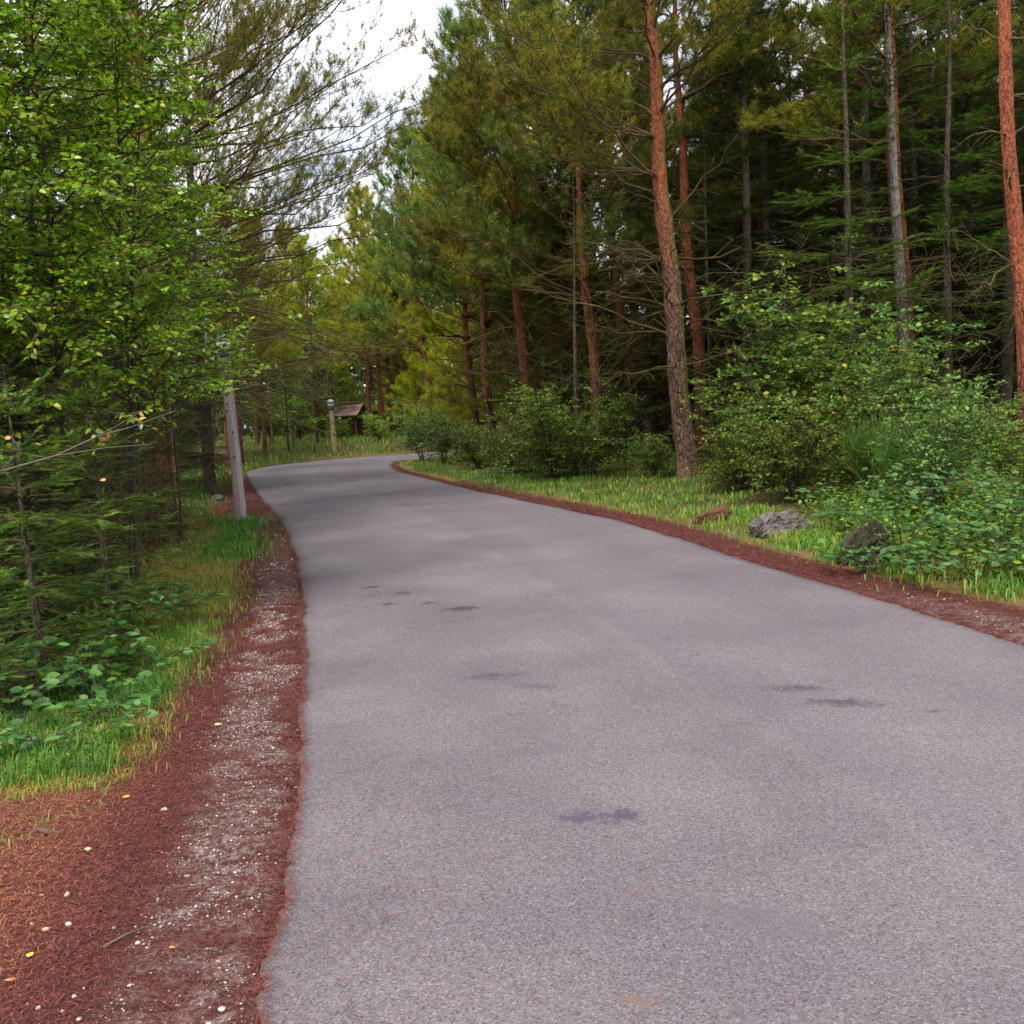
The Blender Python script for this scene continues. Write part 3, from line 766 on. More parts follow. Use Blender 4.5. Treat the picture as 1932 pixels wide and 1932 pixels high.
STUFFY = ('crown', 'foliage', 'branches', 'dead_branches', 'twigs')
def plant(parts, name, label, cat, x, y, rz=0.0, sc=1.0, lean=(0, 0), group=None, z=None, override=None):
    """one plant of its own: an empty at the foot and its parts; lean in degrees (towards +x, towards +y)"""
    t = thing(name, label, cat, (x, y, gz(x, y) if z is None else z), group=group)
    t.rotation_euler = (Matrix.Rotation(math.radians(lean[0]), 3, 'Y') @ Matrix.Rotation(-math.radians(lean[1]), 3, 'X') @ Matrix.Rotation(rz, 3, 'Z')).to_euler()
    t.scale = (sc, sc, sc) if not hasattr(sc, '__len__') else sc
    for k_, me_ in parts.items():
        o = link(k_, me_, t, kind='stuff' if k_ in STUFFY else None)
        if override and k_ in override:
            o.material_slots[0].link = 'OBJECT'; o.material_slots[0].material = M[override[k_]]
    return t
def foot(u, v):
    w = gp(u, v, 0.05); return float(w[0]), float(w[1])
def at_depth(u, y, v=860):
    w = ad(u, v, y); return float(w[0]), float(w[1])

RN = np.random.default_rng(77)
# ------------------------------------------------------------------ the pines one can pick out, right of the road
big = pine(11, 14.5, 0.205, 5.6, 2.3, 3.6, 0.52, 5, 1.25, 0.16, 'pine_bark_mossy', az=(math.pi, 0.35), k=18, dead_k=1.5, lr=0.72)
pb = pine(12, 13.5, 0.155, 6.2, 2.6, 2.3, 0.5, 4, 1.25, 0.16, 'pine_bark')
pc = pine(13, 12.0, 0.15, 4.7, 1.8, 2.5, 0.45, 5, 1.25, 0.16, 'pine_bark')
pd = pine(14, 11.5, 0.13, 3.7, 1.6, 2.6, 0.42, 5, 1.25, 0.16, 'pine_bark', 'pine_needle_blue')
pe = pine(15, 12.5, 0.16, 7.2, 2.2, 2.2, 0.62, 4, 1.25, 0.16, 'pine_bark_red', dead_k=0.8)
pg_ = pine(16, 12.0, 0.13, 3.4, 2.0, 2.4, 0.45, 5, 1.3, 0.16, 'pine_bark', 'pine_needle_gold')
x, y = foot(1300, 903)
plant(big, 'pine_tree', 'thick mossy pine with cracked bark and long bare side limbs beside the grass verge', 'pine tree', x, y, 0.0, 1.0, (-2.4, 0))
x, y = foot(1328, 874)
plant(pe, 'pine_tree', 'slender orange pine standing close behind the thick mossy pine', 'pine tree', x, y, 1.0, 1.05, (-1.2, 0))
x, y = foot(1190, 868)
plant(pb, 'pine_tree', 'straight reddish pine between the dark leafy bushes and the thick mossy pine', 'pine tree', x, y, 3.1, 0.98, (-1.2, 0))
x, y = at_depth(1000, 27)
plant(pc, 'pine_tree', 'pine with red stem showing above the round dark bushes at the inner bend', 'pine tree', x, y, 0.5, 1.05, (-1.0, 0))
x, y = at_depth(900, 33)
plant(pg_, 'pine_tree', 'thin orange leaning pine at the inside of the bend', 'pine tree', x, y, 2.2, 0.95, (-1.8, 0))
x, y = at_depth(1940, 16.5)
plant(pe, 'pine_tree', 'salmon red pine trunk with dark branch scars at the right edge', 'pine tree', x, y, 0.9, (.92, .92, 1.12), (-2.2, 0))
x, y = at_depth(1722, 21)
plant(pb, 'pine_tree', 'broad brown pine trunk just behind the pale grey trunk', 'pine tree', x, y, 3.3, (1.25, 1.25, 1.05), (-1.6, 0))
x, y = at_depth(1448, 26)
plant(pb, 'pine_tree', 'orange pine trunk above the leafy shrub with a thinner dark trunk to its right', 'pine tree', x, y, 4.2, 0.95, (-0.6, 0))
x, y = at_depth(1556, 27)
plant(pe, 'pine_tree', 'dark red pine trunk rising behind the top of the leafy shrub', 'pine tree', x, y, 5.0, 0.85, (-1.0, 0))
grey = spruce(21, 11, 0.12, 1.7, 1.5, 0.5, 4, 0.15, 9, 'spruce_needle', 'grey_bark', dead_to=6.0, dens=0.7)
x, y = at_depth(1712, 19.5)
plant(grey, 'spruce_tree', 'pale grey half dead conifer trunk in front of the broad brown pine', 'conifer', x, y, 0.4, 1.05, (-1.7, 0))
# roadside pines whose crowns make the wall of needles left of the thick pine
for i_, (u, yy, m_, rz, sc, lb) in enumerate([
        (1130, 25, pd, 0.3, 1.08, 'bushy blue green pine whose crown fills the gap left of the thick mossy pine'),
        (1060, 29, pc, 1.9, 1.05, 'bushy pine with olive crown behind the round dark bushes'),
        (930, 31, pd, 3.0, 1.12, 'blue green pine leaning over the inner bend of the road'),
        (1010, 36, pg_, 4.1, 0.98, 'golden tinged pine in the second row at the inner bend'),
        (900, 39, pc, 5.2, 1.12, 'olive pine behind the thin orange leaning pine'),
        (815, 44.5, pd, 0.9, 1.16, 'small pointed pine on the skyline right of the gap of white sky'),
        (880, 50, pg_, 2.5, 0.92, 'golden pine beyond the road end at the bend')]):
    x, y = at_depth(u, yy)
    plant(m_, 'pine_tree', lb, 'pine tree', x, y, rz, sc, (-1.0, 0))
# young pines, green nearly to the ground
py_ = pine(17, 6.5, 0.075, 0.9, 0.5, 1.9, 0.36, 5, 1.1, 0.15, 'pine_bark')
py2 = pine(18, 5.2, 0.065, 0.7, 0.4, 1.8, 0.36, 5, 1.1, 0.15, 'pine_bark', 'pine_needle_gold')
for u, yy, m_, rz, sc, lb in [
        (1010, 31, py_, 0.2, 0.95, 'young olive pine above the middle one of the round dark bushes'),
        (935, 35, py2, 1.2, 1.0, 'young golden pine right of the thin orange leaning pine'),
        (862, 38, py2, 2.2, 0.95, 'young golden pine left of the thin orange leaning pine'),
        (1090, 29, py_, 3.2, 1.0, 'young olive pine left of the straight reddish pine'),
        (815, 47, py2, 4.2, 0.95, 'young golden pine above the end of the road'),
        (1240, 29, py_, 5.2, 1.0, 'young olive pine in the gap left of the thick mossy pine'),
        (775, 57, py2, 0.6, 1.0, 'young golden pine behind the far trunks'),
        (655, 60, py2, 1.6, 0.8, 'young golden pine just behind the shelter')]:
    x, y = at_depth(u, yy)
    plant(m_, 'young_pine', lb, 'pine tree', x, y, rz, sc)
# far side of the bend
for u, yy, m_, rz, sc, lb in [
        (702, 52, pg_, 0.7, 1.02, 'tall thin tan pine standing alone at the outside of the bend beside the shelter'),
        (724, 54, pe, 1.9, 0.9, 'dark pine trunk right of the tall thin tan pine'),
        (738, 56, pb, 0.2, 0.80, 'grey brown pine trunk, middle of the three behind the far bend'),
        (762, 55, pc, 3.5, 0.78, 'rightmost trunk of the three behind the far bend'),
        (790, 58, pg_, 1.3, 1.05, 'golden green pine above the far end of the road'),
        (600, 56, pg_, 5.5, 0.9, 'golden green pine behind the second lamp post'),
        (655, 64, pg_, 2.7, 1.0, 'yellow green pine behind the small wooden shelter'),
        (560, 60, pg_, 0.4, 1.0, 'golden pine on the outer side of the bend, left of the second lamp post')]:
    x, y = at_depth(u, yy, 840)
    plant(m_, 'pine_tree', lb, 'pine tree', x, y, rz, sc, (0.3, 0))

# ------------------------------------------------------------------ left side pines, their limbs reach over the road
left_pine = pine(31, 13.5, 0.15, 4.8, 2.0, 4.9, 0.5, 6, 1.15, 0.12, 'pine_bark_red', az=(-0.1, 0.68), tn=8, lr=0.5)
x, y = foot(318, 975)
plant(left_pine, 'pine_tree', 'red pine behind the thin tan sapling whose limbs reach over the road', 'pine tree', x, y, 0.0, 1.0, (0.6, 0))
x, y = foot(165, 1015)
plant(pe, 'pine_tree', 'orange pine stem glimpsed behind the birch leaves, upper left', 'pine tree', x, y, 2.0, 1.0, (-0.5, 0))
x, y = at_depth(433, 34)
plant(left_pine, 'pine_tree', 'orange brown pine trunk directly behind the near lamp post', 'pine tree', x, y, -0.5, (.62, .62, .88), (-1.2, 0))
for u, yy, m_, rz, sc, lb in [
        (392, 25, left_pine, 0.2, 1.12, 'dark pine trunk left of the near lamp post, set back in the wood'),
        (250, 24, pc, 1.4, 0.95, 'brown pine deep in the dark wood behind the spruce sprays'),
        (500, 44, pg_, 2.4, 0.85, 'olive pine on the left verge beyond the near lamp post'),
        (455, 40, pc, 3.9, 0.85, 'olive pine with bushy crown left of the bend')]:
    x, y = at_depth(u, yy)
    plant(m_, 'pine_tree', lb, 'pine tree', x, y, rz, (sc * .85, sc * .85, sc), (0.3, 0), override={'trunk': 'spruce_bark'} if yy == 25 else None)
# slim stems at the left verge
def slim(seed, H, r, bark):
    rng = np.random.default_rng(seed); P = Plant(seed)
    path, rr, tr = trunk_tube(rng, H, r, 8, 0.06, 0.25)
    for z in np.arange(0.5, H, 0.32):
        c = np.array([np.interp(z, path[:, 2], path[:, 0]), np.interp(z, path[:, 2], path[:, 1]), z])
        for _ in range(3):
            a = rng.uniform(0, 6.28); d = unit(np.array([math.cos(a), math.sin(a), rng.uniform(-.3, .5)])); L = rng.uniform(.05, .5)
            P.add('a', c, c + d * L, [0.006], [0.002])
    return {'trunk': tri_mesh('slim_trunk', *tr, M[bark], smooth=True), 'branches': tri_mesh('slim_twigs', *P.sticks('a', 3), M['dead_twig'])}
st1 = slim(41, 6.5, 0.062, 'tan_bark')
st2 = slim(42, 7.5, 0.07, 'spruce_bark')
x, y = foot(333, 993)
plant(st1, 'young_tree', 'thin tan trunk at the edge of the grass left of the near lamp post', 'tree', x, y, 0.0, 1.0, (0.2, 0))
for u, yy, m_, sc, ln, lb in [
        (1345, 24, st2, 1.0, 0, 'thin dark stem right of the slender orange pine'),
        (1085, 23, st2, 0.9, 3, 'thin dark stem among the round dark bushes'),
        (250, 14, st2, 0.8, 3, 'thin dark stem in the shade under the spruce sprays'),
        (60, 9.5, st2, 0.85, 3, 'dark stem behind the low spruce, far left'),
        (150, 11.5, st2, 0.9, -3, 'dark stem below the dead branch with dry leaves'),
        (400, 30, st1, 0.8, 8, 'slanting pale stem far back between lamp post and red pine'),
        (520, 46, st1, 0.8, 0, 'slim pale birch stem at the far left verge')]:
    x, y = at_depth(u, yy, 900)
    plant(m_, 'young_tree', lb, 'tree', x, y, 0.7 * yy, sc, (ln, 0))

# ------------------------------------------------------------------ the dense wood behind
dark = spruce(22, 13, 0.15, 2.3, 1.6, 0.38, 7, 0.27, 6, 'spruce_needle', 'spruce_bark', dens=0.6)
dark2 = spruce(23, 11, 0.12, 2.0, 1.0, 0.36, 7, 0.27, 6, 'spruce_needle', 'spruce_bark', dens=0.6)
def wood(spots, label, group, kinds, cat, lo=0.85, hi=1.1):
    for q, (x, y) in enumerate(spots):
        nm, m_ = kinds[q % len(kinds)]
        plant(m_, nm, label, cat, x, y, RN.uniform(0, 6.28), RN.uniform(lo, hi), (RN.normal(0, 1.2), RN.normal(0, 1)), group=group)
def spots(ulo, uhi, ylo, yhi, n, gap=1.6):
    o = []
    for _ in range(4000):
        if len(o) >= n: break
        x, y = at_depth(RN.uniform(ulo, uhi), RN.uniform(ylo, yhi))
        if all((x - a) ** 2 + (y - b) ** 2 > gap * gap for a, b in o):
            d0, d1, i0 = road_d(np.array([[x, y]]))
            if not i0[0] and min(d0[0], d1[0]) > 1.6: o.append((x, y))
    return o
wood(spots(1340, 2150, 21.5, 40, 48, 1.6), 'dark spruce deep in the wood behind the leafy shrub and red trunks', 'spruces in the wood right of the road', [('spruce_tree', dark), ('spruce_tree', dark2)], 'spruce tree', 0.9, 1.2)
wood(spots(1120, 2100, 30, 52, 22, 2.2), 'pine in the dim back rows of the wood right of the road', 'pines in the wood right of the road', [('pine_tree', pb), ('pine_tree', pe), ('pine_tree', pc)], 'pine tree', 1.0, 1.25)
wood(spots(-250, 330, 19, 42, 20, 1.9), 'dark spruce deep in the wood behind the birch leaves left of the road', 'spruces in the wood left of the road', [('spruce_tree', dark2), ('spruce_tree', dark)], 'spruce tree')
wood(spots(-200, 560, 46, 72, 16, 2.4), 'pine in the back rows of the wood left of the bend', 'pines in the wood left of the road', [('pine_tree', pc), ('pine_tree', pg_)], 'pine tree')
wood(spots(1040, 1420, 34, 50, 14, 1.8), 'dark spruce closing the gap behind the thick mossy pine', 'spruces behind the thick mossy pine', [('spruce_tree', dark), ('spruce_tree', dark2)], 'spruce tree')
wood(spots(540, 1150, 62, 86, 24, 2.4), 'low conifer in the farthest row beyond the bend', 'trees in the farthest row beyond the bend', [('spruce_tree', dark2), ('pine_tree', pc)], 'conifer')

# ------------------------------------------------------------------ distant wood: one mass behind everything
rw = np.random.default_rng(5)
def distant():
    n = 42000
    an = np.radians(rw.uniform(-44, 44, n)); R = rw.uniform(78, 120, n)
    col = np.floor(an * 60)
    top = 8.5 + 2.6 * np.sin(col * 12.9898) + 1.5 * np.sin(an * 37)
    z = rw.beta(1.2, 1.1, n) * top
    P = np.stack([R * np.sin(an), R * np.cos(an), z], 1)
    D = unit(rw.standard_normal((n, 3)) + np.array([[0, 0, -.2]]))
    V, T = stamps(P, D, rw.standard_normal((n, 3)), rw.uniform(0.5, 1.1, n), SLEAF_V, SLEAF_T)
    me = tri_mesh('distant_wood', V, T, M['spruce_needle'], np.repeat(rw.random(n), 2))
    o = link('distant_wood', me, kind='stuff'); tag(o, 'dark far wood closing the view behind all the trees', 'forest')
    k_ = 260
    an = np.radians(rw.uniform(-44, 44, k_)); R = rw.uniform(72, 110, k_)
    p0 = np.stack([R * np.sin(an), R * np.cos(an), np.zeros(k_)], 1); p1 = p0 + np.array([0, 0, 9.]) + rw.normal(0, .25, (k_, 3))
    o2 = link('trunks', tri_mesh('distant_trunks', *prisms(p0, p1, np.full(k_, .16), np.full(k_, .05), 5), M['spruce_bark']), o, kind='stuff')
distant()

# ------------------------------------------------------------------ leafy trees and shrubs
birch = broadleaf(51, 7.2, 1, 0.8, 0.058, 0.26, 1.75, 84, 14, 11, 'birch_leaf', r0=0.03)
birch2 = broadleaf(52, 6.4, 2, 0.9, 0.058, 0.27, 1.45, 54, 13, 11, 'birch_leaf', r0=0.024)
for u, yy, m_, rz, sc, lb in [
        (0, 8.0, birch2, 0.2, 1.0, 'two stemmed leafy birch half cut by the left edge'),
        (130, 8.6, birch, 1.3, 1.0, 'leafy birch in the upper left with dark forked stems'),
        (235, 9.3, birch2, 2.6, 1.0, 'leafy birch between the forked birch and the near lamp post'),
        (252, 11.0, birch, 4.4, 0.84, 'leafy birch hanging its lowest branch across the near lamp post'),
        (90, 11.5, birch, 5.0, 1.1, 'tall birch behind the forked birch, top of the left side'),
        (-60, 8.6, birch, 0.9, 1.05, 'birch crown reaching in from beyond the left edge'),
        (250, 15, birch, 2.0, 1.05, 'birch set back in front of the red pine'),
        (60, 8.8, birch, 3.3, 1.0, 'birch squeezed between the forked birch and the left edge'),
        (170, 13, birch2, 0.6, 1.25, 'two stemmed birch behind the forked birch'),
        (335, 14, birch2, 4.6, 1.1, 'two stemmed birch left of the near lamp post, behind the hanging branch')]:
    x, y = at_depth(u, yy, 980)
    plant(m_, 'birch_tree', lb, 'birch tree', x, y, rz, sc)
bush = broadleaf(61, 3.3, 9, 1.5, 0.095, 0.15, 1.15, 18, 8, 5, 'shrub_leaf', r0=0.02, small=True)
bush2 = broadleaf(62, 2.4, 10, 1.4, 0.088, 0.10, 1.0, 15, 8, 5, 'shrub_leaf', r0=0.016, small=True)
will = broadleaf(63, 3.0, 8, 1.2, 0.092, 0.15, 1.0, 17, 8, 5, 'willow_leaf', r0=0.018, small=True)
def shrubs(rows, name='shrub', cat='shrub', ov=None):
    for u, yy, m_, rz, sc, lb in rows:
        x, y = at_depth(u, yy, 920)
        plant(m_, name, lb, cat, x, y, rz, sc, override=ov)
shrubs([(1550, 16.6, bush, 0.3, 1.1, 'tall leafy shrub in the middle of the thicket right of the thick pine'),
        (1450, 17.3, bush2, 1.2, .95, 'leafy shrub right against the foot of the slender orange pine'),
        (1685, 17.0, will, 2.2, 1.0, 'blue green leafy shrub below the pale grey trunk'),
        (1640, 15.2, bush, 3.6, 0.7, 'leafy shrub in front of the blue green one'),
        (1830, 16.5, bush2, 4.4, .62, 'leafy shrub left of the salmon red trunk'),
        (1910, 13.5, bush2, 5.2, 0.5, 'leafy shrub under the salmon red trunk at the right edge'),
        (1500, 14.8, bush2, 0.8, 0.72, 'low dark shrub hanging over the grey boulder'),
        (1395, 17.0, bush2, 2.9, 0.6, 'small shrub beside the foot of the thick mossy pine'),
        (1760, 12.2, will, 1.0, 0.62, 'low blue green shrub above the brambles'),
        (1990, 11.0, bush, 2.0, 0.42, 'shrub half outside the right edge')])
shrubs([(1045, 23.0, bush2, 0.6, .95, 'round dark bush at the inner verge, middle of the row'),
        (965, 25.5, bush2, 1.7, .72, 'round dark bush at the inner verge nearest the bend'),
        (1115, 22.3, bush2, 2.8, .8, 'round dark bush left of the straight reddish pine'),
        (1090, 27.0, bush, 3.9, 1.1, 'taller bush behind the row of round dark bushes'),
        (905, 29.0, bush2, 0.1, 0.6, 'bush below the thin orange leaning pine'),
        (840, 33.0, will, 4.8, 0.62, 'fresh green bush at the tip of the inner bend'),
        (800, 35.8, will, 2.4, 0.75, 'fresh green bush where the road disappears'),
        (1235, 20.6, bush2, 0.9, 0.42, 'low plant between the straight reddish pine and the thick mossy pine')])
shrubs([(575, 57, bush, 0.2, 0.9, 'dark shrub on the outer bank left of the second lamp post'),
        (520, 53, bush, 1.2, 0.9, 'dark shrub in the wood beyond the near lamp post'),
        (615, 62, bush, 2.2, 0.9, 'dark shrub between second lamp post and shelter'),
        (755, 60, bush, 4.2, 0.9, 'dark shrub behind the three far trunks'),
        (700, 62, bush, 3.2, 0.85, 'dark shrub behind the tall thin tan pine'),
        (820, 56, bush, 5.2, 0.95, 'dark shrub closing the end of the road')])
shrubs([(722, 49.5, bush2, 0.2, 0.62, 'bright green bush at the outside of the bend right of the shelter'),
        (650, 53.5, bush2, 1.3, 0.55, 'yellow green bush at the foot of the shelter')], ov={'foliage': 'bright_leaf'})
ash = broadleaf(64, 8.5, 1, 1.0, 0.15, 0.14, 2.4, 46, 10, 7, 'bright_leaf', r0=0.07, small=True)
for u, yy, rz, sc, lb, mt in [
        (600, 51, 0.3, 0.85, 'green broadleaf tree behind the second lamp post', 'willow_leaf'),
        (555, 48.5, 2.0, 0.75, 'bright leafy tree on the outer verge left of the second lamp post', 'bright_leaf'),
        (545, 46, 1.4, 0.8, 'leafy tree on the outer verge between the two lamp posts', 'birch_leaf'),
        (635, 58, 2.5, 0.8, 'light green tree above the shelter roof', 'willow_leaf'),
        (500, 49, 3.1, 0.85, 'leafy tree behind the near lamp post, beyond the bend', 'birch_leaf'),
        (440, 44, 4.2, 0.8, 'dark leafy tree left of the bend', 'shrub_leaf'),
        (680, 60, 5.0, 0.65, 'round green tree behind the shelter', 'bright_leaf'),
        (575, 63, 0.8, 0.7, 'leafy tree far behind the second lamp post', 'birch_leaf'),
        (760, 64, 1.8, 0.7, 'leafy tree far behind the three trunks', 'shrub_leaf')]:
    x, y = at_depth(u, yy, 850)
    plant(ash, 'broadleaf_tree', lb, 'tree', x, y, rz, sc, override={'foliage': mt})
# conifers of the undergrowth
sap = spruce(24, 2.4, 0.035, 0.85, 0.12, 0.17, 6, 0.11, 16, 'fir_needle', 'spruce_bark', droop=0.3)
for u, yy, rz, sc, lb in [
        (55, 6.5, 0.2, 0.86, 'young spruce with flat bright green sprays at the left edge'),
        (190, 7.8, 1.5, 0.84, 'young spruce right of the one at the left edge'),
        (285, 15.5, 2.8, 1.15, 'young spruce reaching its sprays towards the near lamp post'),
        (95, 8.4, 2.2, 1.0, 'young spruce hidden in the dark between two brighter ones'),
        (-10, 8.0, 5.2, 1.1, 'young spruce cut by the left edge behind the bare dead sapling'),
        (-75, 5.8, 4.1, 0.5, 'low spruce by the brambles at the left edge'),
        (225, 14.0, 3.0, 1.1, 'young spruce in the shade behind the other young spruces')]:
    x, y = at_depth(u, yy, 1000)
    plant(sap, 'spruce_sapling', lb, 'spruce', x, y, rz, sc, override={'crown': 'spruce_needle'} if yy > 7.8 and yy < 15 else None)  # darker needles paint the shade of the wood onto the back saplings
fir = spruce(25, 9.5, 0.10, 2.3, 2.2, 0.55, 4, 0.17, 13, 'fir_needle', 'spruce_bark', droop=0.25, dens=0.75)
for u, yy, rz, sc, lb in [(1610, 19.2, 0.5, 1.0, 'fir with bright flat sprays left of the pale grey trunk'),
                          (1790, 20.5, 2.0, 1.05, 'fir with dark flat sprays between grey trunk and salmon red trunk')]:
    x, y = at_depth(u, yy, 900)
    plant(fir, 'fir_tree', lb, 'fir tree', x, y, rz, sc)

# broom: a fountain of thin green rods
def broom(seed, n=420, H=1.5):
    rng = np.random.default_rng(seed); a = rng.uniform(0, 6.28, n); o = rng.uniform(.1, .75, n); h = H * rng.uniform(.5, 1, n)
    p0 = np.stack([.05 * np.cos(a), .05 * np.sin(a), np.full(n, -.05)], 1)
    m = p0 + np.stack([o * .35 * np.cos(a), o * .35 * np.sin(a), h * .6], 1)
    e = m + np.stack([o * .5 * np.cos(a), o * .5 * np.sin(a), h * .45], 1) + rng.normal(0, .05, (n, 3))
    j_ = rng.integers(0, n, 3 * n); f = rng.uniform(.2, .9, (3 * n, 1)); b0 = m[j_] + (e - m)[j_] * f
    b1 = b0 + rng.normal(0, .09, (3 * n, 3)) + np.array([0, 0, .14])
    P0 = np.concatenate([p0, m, b0]); P1 = np.concatenate([m, e, b1]); k_ = len(P0)
    V, T = prisms(P0, P1, np.full(k_, .005), np.full(k_, .003), 3)
    return {'foliage': tri_mesh('broom_rods', V, T, M['willow_leaf'], np.repeat(rng.random(k_), 6))}
br_ = broom(7)
for u, yy, sc, lb in [(1650, 14.0, .75, 'feathery blue green broom bush above the mossy boulder'), (1700, 13.2, 0.6, 'smaller broom bush among the brambles')]:
    x, y = at_depth(u, yy, 950); plant(br_, 'broom_bush', lb, 'shrub', x, y, u, sc)

# ------------------------------------------------------------------ brambles: canes and single leaflets
def leaflet(seed):
    rng = np.random.default_rng(seed); n = 7
    x = np.linspace(0, 1, n); w = 0.36 * np.sin(np.pi * np.clip(x * 0.96 + 0.04, 0, 1) ** 0.8) + 0.015 * (-1.) ** np.arange(n); w[0] = w[-1] = 0.01
    z = -0.10 * x ** 2 + rng.uniform(-.02, .02)
    mid = np.stack([x, 0 * x, z - 0.035], 1); l = np.stack([x - .02, w, z + .03], 1); r = np.stack([x - .02, -w, z + .03], 1)
    V = np.concatenate([mid, l, r]); T = []
    for i in range(n - 1):
        T += [[i, i + 1, n + i + 1], [i, n + i + 1, n + i], [i, 2 * n + i, 2 * n + i + 1], [i, 2 * n + i + 1, i + 1]]
    me = tri_mesh('bramble_leaflet', V, np.array(T), M['bramble_leaf'], np.full(len(T), rng.random()), smooth=True)
    return me
LFT = [leaflet(i) for i in range(6)]
def basis(d, upv):
    X = unit(d); Z = unit(upv - X * (X @ upv)); Y = np.cross(Z, X)
    return np.stack([X, Y, Z], 1)
def bramble(seed, x, y, label, reach=0.7, ht=0.45, canes=7, sets=9, leaf=0.072, mat=None):
    rng = np.random.default_rng(seed)
    t = thing('bramble', label, 'bramble', (x, y, gz(x, y)))
    segs = [[], [], [], []]
    for c in range(canes):
        a = c * 6.28 / canes + rng.uniform(-.4, .4); L = reach * rng.uniform(.55, 1.1); h = ht * rng.uniform(.6, 1.15)
        s = np.linspace(0, 1, 9)
        p = np.stack([math.cos(a) * L * s, math.sin(a) * L * s, h * (2.6 * s - 2.1 * s ** 2) - .02], 1)
        p[1:] += rng.normal(0, .015, (8, 3)); r = np.linspace(.0045, .002, 9)
        for q, v in zip(segs, (p[:-1], p[1:], r[:-1], r[1:])): q.append(v)
        for k_ in range(sets):
            f = (k_ + rng.uniform(.2, 1)) / sets
            b = np.array([np.interp(f, s, p[:, d]) for d in range(3)])
            sd_ = a + (1 if k_ % 2 else -1) * rng.uniform(.5, 1.3)
            d0 = unit(np.array([math.cos(sd_), math.sin(sd_), rng.uniform(.1, .6)])); pl = rng.uniform(.03, .08)
            e = b + d0 * pl
            for q, v in zip(segs, (b[None], e[None], np.array([.0018]), np.array([.0012]))): q.append(v)
            up0 = unit(np.array([0.12, -0.35, 1.]) + rng.normal(0, .28, 3))
            for an, sc in ((0, 1.0), (1.15, .86), (-1.15, .86)):
                dl_ = unit(np.array(Matrix.Rotation(an, 3, Vector(up0)) @ Vector(d0)) * np.array([1, 1, .3]) + rng.normal(0, .08, 3))
                o = link('leaf', LFT[rng.integers(6)], t)
                Bm = Matrix(basis(dl_, up0).tolist()).to_4x4(); Bm.translation = Vector(e)
                o.matrix_local = Bm @ Matrix.Diagonal((*(leaf * sc * rng.uniform(.5, 1.2),) * 3, 1))
                if mat: o.material_slots[0].link = 'OBJECT'; o.material_slots[0].material = M[mat]
    link('cane', tri_mesh('bramble_cane', *prisms(*[np.concatenate(q) for q in segs], k=4), M['sapling_bark']), t)
    return t
for i_, (u, v, lb, rc, ht, cn, st_) in enumerate([
        (30, 1345, 'bramble with broad dark leaves at the left edge above the bright grass', .55, .48, 9, 9),
        (150, 1300, 'bramble with broad pale green leaves in the middle of the left patch', .52, .48, 9, 10),
        (225, 1205, 'bramble behind the left patch whose canes arch into the grass', .60, .5, 9, 9),
        (330, 1150, 'bramble running out to the needle litter at the end of the left patch', .5, .32, 8, 8),
        (285, 1255, 'bramble in the grass between the left patch and the litter', .42, .26, 6, 5),
        (100, 1400, 'bramble spilling over the bright grass nearest the camera', .5, .30, 7, 6),
        (215, 1335, 'small bramble creeping through the grass towards the shoulder', .38, .22, 6, 5),
        (120, 1130, 'bramble at the back of the left patch below the young spruce', .6, .5, 8, 8),
        (60, 1210, 'bramble in the shade under the low spruce', .65, .6, 9, 8)]):
    x, y = foot(u, v); bramble(100 + i_, x, y, lb, rc, ht, cn, max(4, st_ - 2), 0.08)
for i_, (u, v, lb, rc, ht, cn, st_) in enumerate([
        (1700, 1052, 'bramble right beside the mossy boulder', .8, .7, 8, 8),
        (1800, 1045, 'tall bramble in the middle of the right thicket', .85, .85, 8, 8),
        (1890, 1040, 'bramble with yellowing leaves near the right edge', .8, .8, 8, 8),
        (1735, 1082, 'low bramble at the edge of the needle litter on the right', .55, .32, 7, 6),
        (1610, 995, 'bramble arching behind the two boulders', .8, .75, 8, 8),
        (1930, 1000, 'high bramble cut by the right edge', .9, 1.0, 8, 8),
        (1750, 990, 'bramble at the back of the right thicket', .9, .95, 9, 9),
        (1645, 1068, 'small bramble creeping over the foot of the mossy boulder', .45, .35, 8, 7),
        (1845, 1085, 'low bramble over the litter edge below the tall bramble', .7, .4, 8, 8),
        (1930, 1075, 'low bramble in the bottom corner of the right thicket', .7, .5, 8, 8)]):
    x, y = foot(u, v); bramble(120 + i_, x, y, lb, rc, ht, cn, st_, 0.085)
for i_, (u, v, lb, sc) in enumerate([(945, 900, 'glossy low bramble beside the grass below the round dark bushes', .9), (1070, 893, 'low bramble left of the straight reddish pine', .9)]):
    x, y = foot(u, v); bramble(140 + i_, x, y, lb, .7, .35, 7, 6, 0.11)
# seedling with a few pale leaves left of the red pine
x, y = foot(205, 1012)
t = thing('seedling', 'small seedling with a few large pale leaves in front of the dark wood', 'seedling', (x, y, gz(x, y)))
link('stem', tri_mesh('seedling_stem', *prisms(np.array([[0, 0, -.03], [0, 0, .3]]), np.array([[0, 0, .3], [.02, 0, .62]]), np.array([.006, .004]), np.array([.004, .002]), 4), M['sapling_bark']), t)
for k_ in range(9):
    a = k_ * 2.2; z = .15 + .055 * k_
    o = link('leaf', LFT[k_ % 6], t); B = Matrix(basis(np.array([math.cos(a), math.sin(a), .1]), np.array([0.1, -.3, 1.])).tolist()).to_4x4(); B.translation = (0.01, 0, z)
    o.matrix_local = B @ Matrix.Diagonal((.14, .14, .14, 1)); o.material_slots[0].link = 'OBJECT'; o.material_slots[0].material = M['willow_leaf']
